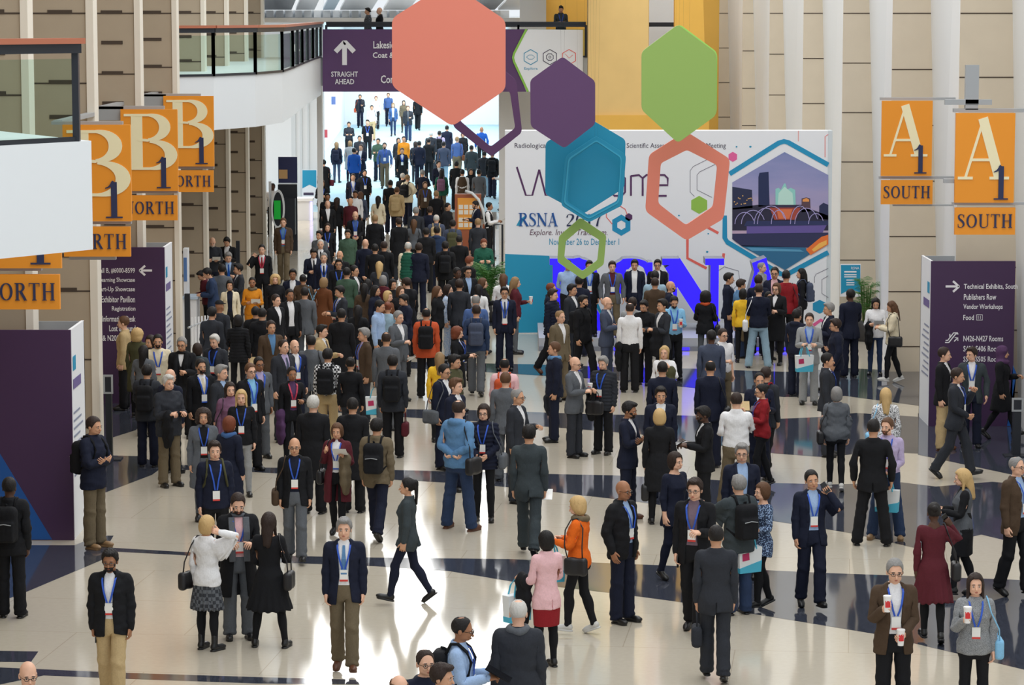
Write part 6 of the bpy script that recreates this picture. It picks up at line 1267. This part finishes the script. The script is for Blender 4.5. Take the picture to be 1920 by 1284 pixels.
517,551,50|M176a|short:d|su:k:w|t:k|d d s|p:4|person in black suit left of the grey suit's back
543,541,24|M178c|short:k|op:k:w|t:k|d d s|-|person in open black jacket and white shirt, left crowd
571,538,176|M180b|short:k|su:g|t:g|d d s|-|dark-haired person in dark grey suit, from behind, left crowd
485,668,25|M174c|short:k|su:g:V|t:g|d d s|gl ln|person with glasses in grey suit and lavender shirt
469,680,32|M180a|short:m|op:k:l|t:k|d d s|gl ln:l p:4|person with glasses in black jacket and teal shirt
671,572,172|F164b|long:k|ja:k|s:k|d d s|-|long black-haired person right of the tall black coat
491,577,176|M176b|short:k|ja:k|t:k|d d s|-|dark-haired person in black behind the brown suit
479,574,170|M174b|short:k|ja:k|t:k|d d s|-|second dark-haired person in black left of the first
232,592,-92|M180a|short:m|su:t|t:k|d d s|p:4|person in tan jacket facing left at the purple kiosk
258,615,160|F168a|curly:y|co:f|s:k|d d s|y:-20|curly blonde person in dark olive coat by the purple kiosk
296,626,6|M178b|short+beard:k|sw:e|t:t|d r s|ln p:6|bearded person in cream sweater with lanyard
282,628,-30|F168b|bob:d|ja:c|s:k|d d s|-|brown-haired person half hidden behind the cream sweater
269,647,165|F164b|long:k|ja:g|s:k|d d s|-|dark-haired person in grey coat, far left group
341,631,-6|M178b|short:g|co:k:w|t:k|r d s|ls:k gl p:10|grey-haired person in black coat and dark scarf
370,643,172|F164b|bob:d|ja:S|s:k|d d s|-|brown-haired person behind the bearded suit, from behind
402,626,-22|M178a|full:w|op:c:n|t:c|d d s|ln p:14|white-haired person in dark jacket with blue lanyard
397,575,160|M178b|full:k|su:c|t:c|d d s|ln|person in charcoal suit with blue collar band, from behind
411,563,155|M176c|cap:k|su:c|t:c|d d s|-|person in a dark cap with a pale band
446,590,172|F168b|bob:k|pu:k|s:k|r d s|pa:Rt|person in long black quilted coat holding a tan envelope
376,672,28|M178b|short+beard:k|su:k:w|t:k|d d s|tie:e ln:b|black-bearded person in dark suit with pale tie
414,683,62|M180a|full:g|su:c:L|t:c|d d s|tie:c|grey-bearded person in dark suit looking right
275,683,172|M172b|full:k|ja:c|t:n|r r s|bp:k|black-haired person with a black backpack, far left group
319,692,150|M174a|bald:w|sw:n|t:k|d d s|-|bald person behind the white-haired one at far left
315,702,35|M180a 1.1|full:w|ja:c|t:T|r r s|ct:kR sh:k|white-haired person in grey jacket and khaki trousers, left
431,716,20|F166a|long:d|ja:p|s:k|d d s|hb:kR|dark-haired person in mauve floral jacket
452,730,4|F168a|long:y|sw:k|s:G|d d s|ln bo|blonde person in black top and light grey jeans
381,765,8|F168b|curly:d|cO:g:k|s:g|d d v|ln|curly dark-haired person in long grey coat with lanyard
430,780,150|F168a|bob:r|co:n|s:k|d d s|sc:J|short brown-haired person in navy coat and blue scarf
402,826,12|M178a|full:d|sw:n|t:k|d d s|ln:l bp:f|dark-haired person in navy sweater with lanyard, front left
175,780,62|M188b|short:d|ja:n|t:T|x x s|bp:k sh:t p:8|person with crossed arms in navy jacket beside the left kiosk
17,894,176|M178d|short:k|ja:k|t:k|d d s|bp:k|person in black with a black backpack at the left edge
587,741,172|M180a 1.12|full:w|co:k|t:k|d d s|-|grey-haired person in black overcoat, from behind, left centre
661,745,174|M176b|short:k|co:k|t:k|d d s|-|black-haired person in black coat right of the overcoat
706,784,168|M173b|full:k|ja:T|t:n|d d w|bp:k|person in olive brown jacket walking away with black backpack
632,793,-8|F163b|bob:m|cO:m:w|s:k|c s v|ln:b hb:kR ct:TL pa:L|brown-haired person in maroon cardigan carrying a coat
552,821,3|M171b|bald:k|op:k:n|t:g|d d v|ln gl hb:UR|bald person with glasses in black jacket and lanyard, walking
398,444,8|M176a|bald+beard:w|sw:c|t:n|r r s|pa:L p:24|bald white-bearded person reading by the left wall
425,444,-12|M176b|full:k|su:k:w|t:k|r r s|p:28 pa:R|dark-haired person in black suit reading by the left wall
428,472,8|M176a|full:g|su:c:L|t:c|r d s|tie:B p:22|grey-haired person in dark suit and blue tie looking down
416,495,172|M176b|short+beard:k|su:g|t:g|r d s|y:30|bearded person in grey jacket by the registration counter
447,494,-68|M176b|full:k|su:c:w|t:c|r d s|tie:v p:6|person in dark suit and purple tie facing left
388,502,-82|M176b|full:k|su:j|t:j|r r s|p:26 b:12|person in blue suit leaning over the registration counter
377,507,-60|F160b|full:k|sw:m|s:k|r r s|p:26 b:16|person with crimson sleeve at the registration counter
431,525,3|F162b|bob:k|ca:e:n|s:k|d d s|-|dark-haired person in cream cardigan facing camera
473,519,4|F166c|bun:k|sw:Y|k:Yk|r r s|sc:T pa:L|person in brown scarf and mustard skirt, left crowd
491,458,3|M178a|short:k|su:k:w|t:k|d e s|tie:r ln:r|person in black suit and pink tie talking on a phone
516,514,6|F164a|curly:y|ja:k|s:k|d d s|-|curly blonde person in black jacket, left crowd
549,504,3|M176c|full:k|op:n:w|t:n|d d s|-|black-haired person in navy jacket facing camera, left crowd
568,514,174|F164b|bun:k|ja:U|s:k|d d s|hb:lR|dark-haired person in brown jacket with turquoise strap
531,408,2|M182a|short:m|jo:U:h|t:T|d d v|ln|person in brown jacket and blue shirt walking near the oval display
607,299,-150|M178a|short:k|co:k|t:k|d d s|hb:mR|person in long black coat with a maroon bag, far left wall
604,337,3|F168a|long:m|ja:k|s:k|r r s|ln p:8 ph:R|brown-haired person in black jacket by the teal floor sign
614,362,4|M176c|short:k|su:k|t:k|d d s|p:4|dark-skinned person behind the bald head, far left queue
614,376,12|M178a|bald:d|su:k:w|t:k|d d s|cu:R|bald person in black suit holding a cup, far left queue
632,370,172|F168b|long:d|ja:k|s:k|d d s|y:-30|long dark-haired person next to the bald one, far queue
662,325,3|M178a|short:d|op:n:w|t:k|d d s|ln:l|person in navy jacket with badge on the pale carpet
684,318,8|F168b|bun:k|ja:k|s:k|d h s|ln|person in black jacket with a hand on hip, far carpet
666,357,2|M176c|full:k|sh:w|t:k|d d s|tie:k|dark-haired person in white shirt and black tie, far queue
657,371,-20|M174b|bald:k|sw:m|t:k|d d s|p:6|person in maroon sweater before the white shirt
676,359,165|F168a|long:m|ja:x|s:k|d d s|-|long brown-haired person right of the white shirt, far queue
709,367,176|F166b|long:k|ja:e|s:e|d d s|-|person with long black hair in cream coat, from behind
732,337,174|M182b|short:k|su:k|t:n|d d s|-|tall person in black suit, from behind, far centre
744,350,170|M178a|short:m|ja:t|t:n|d d s|bp:t|person in tan jacket with a tan backpack, far centre
755,324,165|M176a|thin:w|su:k|t:k|d d s|-|white-haired person in black behind the cream jacket, far centre
764,327,150|M178a|short:s|ja:e|t:n|d h s|bp:k|fair-haired person in cream jacket with black backpack
792,318,176|M178a|full:g|su:n|t:n|d m s|-|grey-haired person in navy jacket, from behind, far centre
797,340,4|F166a|long:m|ja:U|s:k|d d s|ln|long brown-haired person in dark jacket facing camera, far centre
818,357,176|M178a|short:s|su:k|t:k|d d s|-|fair-haired person in black suit, from behind, far centre
839,380,62|M178b|short:k|ja:k|t:k|d d s|gl|dark-haired person with glasses left of the directory board
780,388,172|M178a|full:g|su:c|t:c|d d s|-|grey-haired person in charcoal suit, from behind, far crowd
806,387,174|M176b|full:d|su:n|t:n|d d s|-|dark-haired person in navy suit, from behind, far crowd
891,376,-70|M178b|short+beard:k|su:n|t:n|r r s|p:20 ph:R|bearded person in navy suit reading a phone at the board
917,379,78|M176c|short:k|wc:k:w|t:k|r r s|pa:L p:6|person in white shirt and black waistcoat at the far right
867,317,176|M176b|short:k|wc:U:w|t:U|d d s|-|person in brown waistcoat and white sleeves, from behind
883,316,4|F166b|long:d|ja:k|s:k|d d s|-|dark-haired person facing camera, far right aisle
898,317,174|M178b|short:k|su:g|t:g|d d s|-|person in grey suit, from behind, far right aisle
828,318,174|F170b|long:k|ja:q|s:T|d d s|bp:p|person in green coat with a mauve backpack
822,301,30|M178a|short:k|su:n|t:n|d d s|-|person in navy suit beyond the green coat
856,302,176|M180b|short:k|ja:k|t:k|d d s|-|person in black jacket, from behind, beyond the brown waistcoat
943,304,-82|M178b|short:k|sh:w|t:T|r r s|p:6|person in white shirt at the edge of the welcome wall
631,266,170|F168a|long:s|ja:n|s:x|d d s|bp:n bo|fair-haired person in navy jacket and grey jeans, far hall
656,264,172|F168a|bob:s|co:G|s:n|d d s|-|person in long pale grey coat, far hall
654,228,4|M176b|short:k|sh:c|t:k|r r s|p:14|person in dark shirt holding something pale, far hall
689,224,2|M182a 1.2|full:d|ts:k|t:k|d d s|ln|large person in black t-shirt walking down the far hall
675,177,4|M176b|short:k|jo:c:n|t:n|r d v|hb:OR|person in dark jacket with an orange bag, far hall top
705,180,2|M178a|short:r|sh:w|t:k|d d v|-|person in white shirt at the top left of the far hall
697,197,6|M178b|short:k|sh:w|t:t|d d v|hb:kL|person in white shirt and khaki trousers, far hall
728,174,3|M178a|short:m|sh:b|t:n|d d v|-|person in blue shirt beneath the banner, far hall
737,193,2|F168a|long:s|op:J:w|s:j|d d v|-|person in blue jacket and white top with jeans, far hall
765,198,3|M178a|short:m|jo:c:g|t:j|r d v|-|person in dark vest-like jacket and jeans, far hall
757,188,3|F166a|long:d|sw:T|s:U|d d v|-|person in brown and white beside the dark jacket, far hall
783,180,172|M178b|short:k|su:k|t:k|d d v|-|person in black below the coral hexagon, far hall
677,270,-20|M180b|short:d|op:n:w|t:n|r m s|-|person in navy suit and white shirt raising a hand, far hall
664,277,172|M180b|short:k|ja:B|t:n|d d s|-|person in royal blue jacket behind the navy suit, far hall
674,254,6|M176b|short:k|ja:c|t:k|d d s|-|person in charcoal between the pale coat and the black t-shirt
709,259,-10|M178b|short:k|ja:Q|t:n|r r s|-|person in dark green jacket, far hall
721,267,3|M182a|short+beard:d|sh:b|t:T|p p v|ln|bearded person in blue shirt and khaki trousers, far hall
754,277,2|F168b|bun:k|coat:k|s:k|d d v|ln|person in long black coat facing camera, far hall
757,255,3|M180b|short:k|sw:Y|t:k|d d s|-|person in mustard sweater, far hall
747,258,10|F166b|long:k|ja:c|s:k|d d s|-|long-haired person left of the mustard sweater
779,265,174|F168b|long:d|ja:c|s:c|d d s|-|long-haired person in charcoal, from behind, far hall
786,264,172|M180b|short:k|ja:n|t:n|d d s|hb:kL|person in navy jacket with a bag, from behind, far hall
804,259,176|M178b|short:k|su:k|t:k|d d s|-|person in black suit between navy jackets, far hall
808,246,172|M178a|thin:w|su:c|t:c|d d s|-|white-haired person in charcoal, from behind, far hall
824,245,174|M178b|short:k|sh:V|t:c|d d s|bp:k|person in lavender shirt with black backpack, far hall
832,265,176|M180b|short:k|su:x|t:i|d d v|-|person in slate blue jacket and pale jeans, far hall
838,235,172|M180b|short:k|su:n|t:n|d d s|-|person in navy below the tip of the coral hexagon
857,256,174|M180a|short:s|sh:b|t:T|d d s|hb:uR|person in blue shirt with brown bag, far hall
884,272,176|M178b|short:k|ja:S|t:k|d d v|-|person in dark grey jacket right of the blue shirt, far hall
903,238,178|M180c|bald:d|sh:B|t:k|p p s|-|bald person in bright blue shirt, from behind
923,283,174|M180b|short:k|ja:k|t:n|d d v|bp:k|person in black with backpack and jeans, far right aisle
908,283,172|M178b|short:k|ja:c|t:i|d d s|-|person in charcoal jacket and pale jeans, far right aisle
868,247,10|F166b|bob:m|sw:k|s:k|d d s|-|person half hidden by the purple ring, far hall
511,343,8|M178d|short:k|sh:w|t:k|d d s|-|dark-skinned person in white shirt behind the oval display
538,347,30|M178b|short:k|su:k:L|t:k|d d s|-|person in dark suit before the video wall
'''
UPPER = '''
690,15,-80|M175b|full:k|sw:+|t:k|d d s|Y:90|dark-haired person walking left on the bridge
712,14,-78|M178a|bald:g|su:k|t:k|d d s|Y:90|bald person in black following on the bridge
1052,11,4|M176b|full:k|sh:S|t:k|r r s|Y:89.9 p:20 ln|person leaning at the bridge railing before the golden wall
'''
import time as _t; _t0 = _t.time()
TOPS['coat'] = 'coat'
LINES = [l for l in CROWD.strip().split('\n') if l.count('|') == 7]
# neighbours who would stand inside each other shift a little along their own sight line (and are a little taller or shorter)
PP = []
for l in LINES:
    f = l.split('|'); hx, hy, _y = [float(v) for v in f[0].split(',')]; H = float(f[1].strip()[1:4]) * (.965 if 'z:' not in f[6] else 1) / 100; zf = .28 if 'z:.28' in f[6] else 0.0
    for _ in range(12): g = gp(hx, hy, zf + H); zf = zf if 'z:' in f[6] else .5 * zf + .5 * floor_z(g[1])
    w = f[1].split(); r = .245 * (float(w[1]) if len(w) > 1 else 1) + (.06 if 'bp:' in f[6] or 'ct:' in f[6] else 0) + (.03 if hy > 380 else -.03)
    PP.append([g[0], g[1], (HCAM - zf - H) / g[1], r, 0.0, g[0] / g[1]])
LIM = .10
for it in range(400):
    mv = 0
    for i in range(len(PP)):
        for j in range(i):
            a_, b_ = PP[i], PP[j]; ya, yb = a_[1] + a_[4], b_[1] + b_[4]; dy = ya - yb
            if abs(dy) > .8: continue
            dx = a_[5] * ya - b_[5] * yb; need = a_[3] + b_[3]
            if dx * dx + dy * dy < need * need:
                want = math.sqrt(max(need * need - dx * dx, 0)) - abs(dy); s_ = 1 if dy >= 0 else -1
                for q, sg in ((a_, s_), (b_, -s_)): q[4] = max(-LIM / q[2], min(LIM / q[2], q[4] + sg * want * .3))
                mv += 1
    if not mv: break
print('relax', it, mv)
for l, q in zip(LINES, PP): person(l, -q[4] * q[2] - (0 if 'z:' in l.split('|')[6] else .035 * float(l.split('|')[1].strip()[1:4]) / 100))
for l in UPPER.strip().split('\n'): person(l)
print('people', len(PEOPLE), 'in', round(_t.time() - _t0, 1))
BYL = {}
for r_, x_, y_, l_ in PEOPLE: BYL.setdefault(l_, []).append(1)
for l_, n_ in BYL.items():
    if len(n_) > 1 or len(l_.split()) > 13: print('LABEL', len(n_), len(l_.split()), l_)
# pairs standing inside each other
for i in range(len(PEOPLE)):
    for j in range(i): 
        d_ = math.hypot(PEOPLE[i][1] - PEOPLE[j][1], PEOPLE[i][2] - PEOPLE[j][2])
        if d_ < .36: print('NEAR %.2f' % d_, PEOPLE[i][3][:40], '//', PEOPLE[j][3][:40])
# ---------------------------------------------------------------- things standing on the floor among the crowd
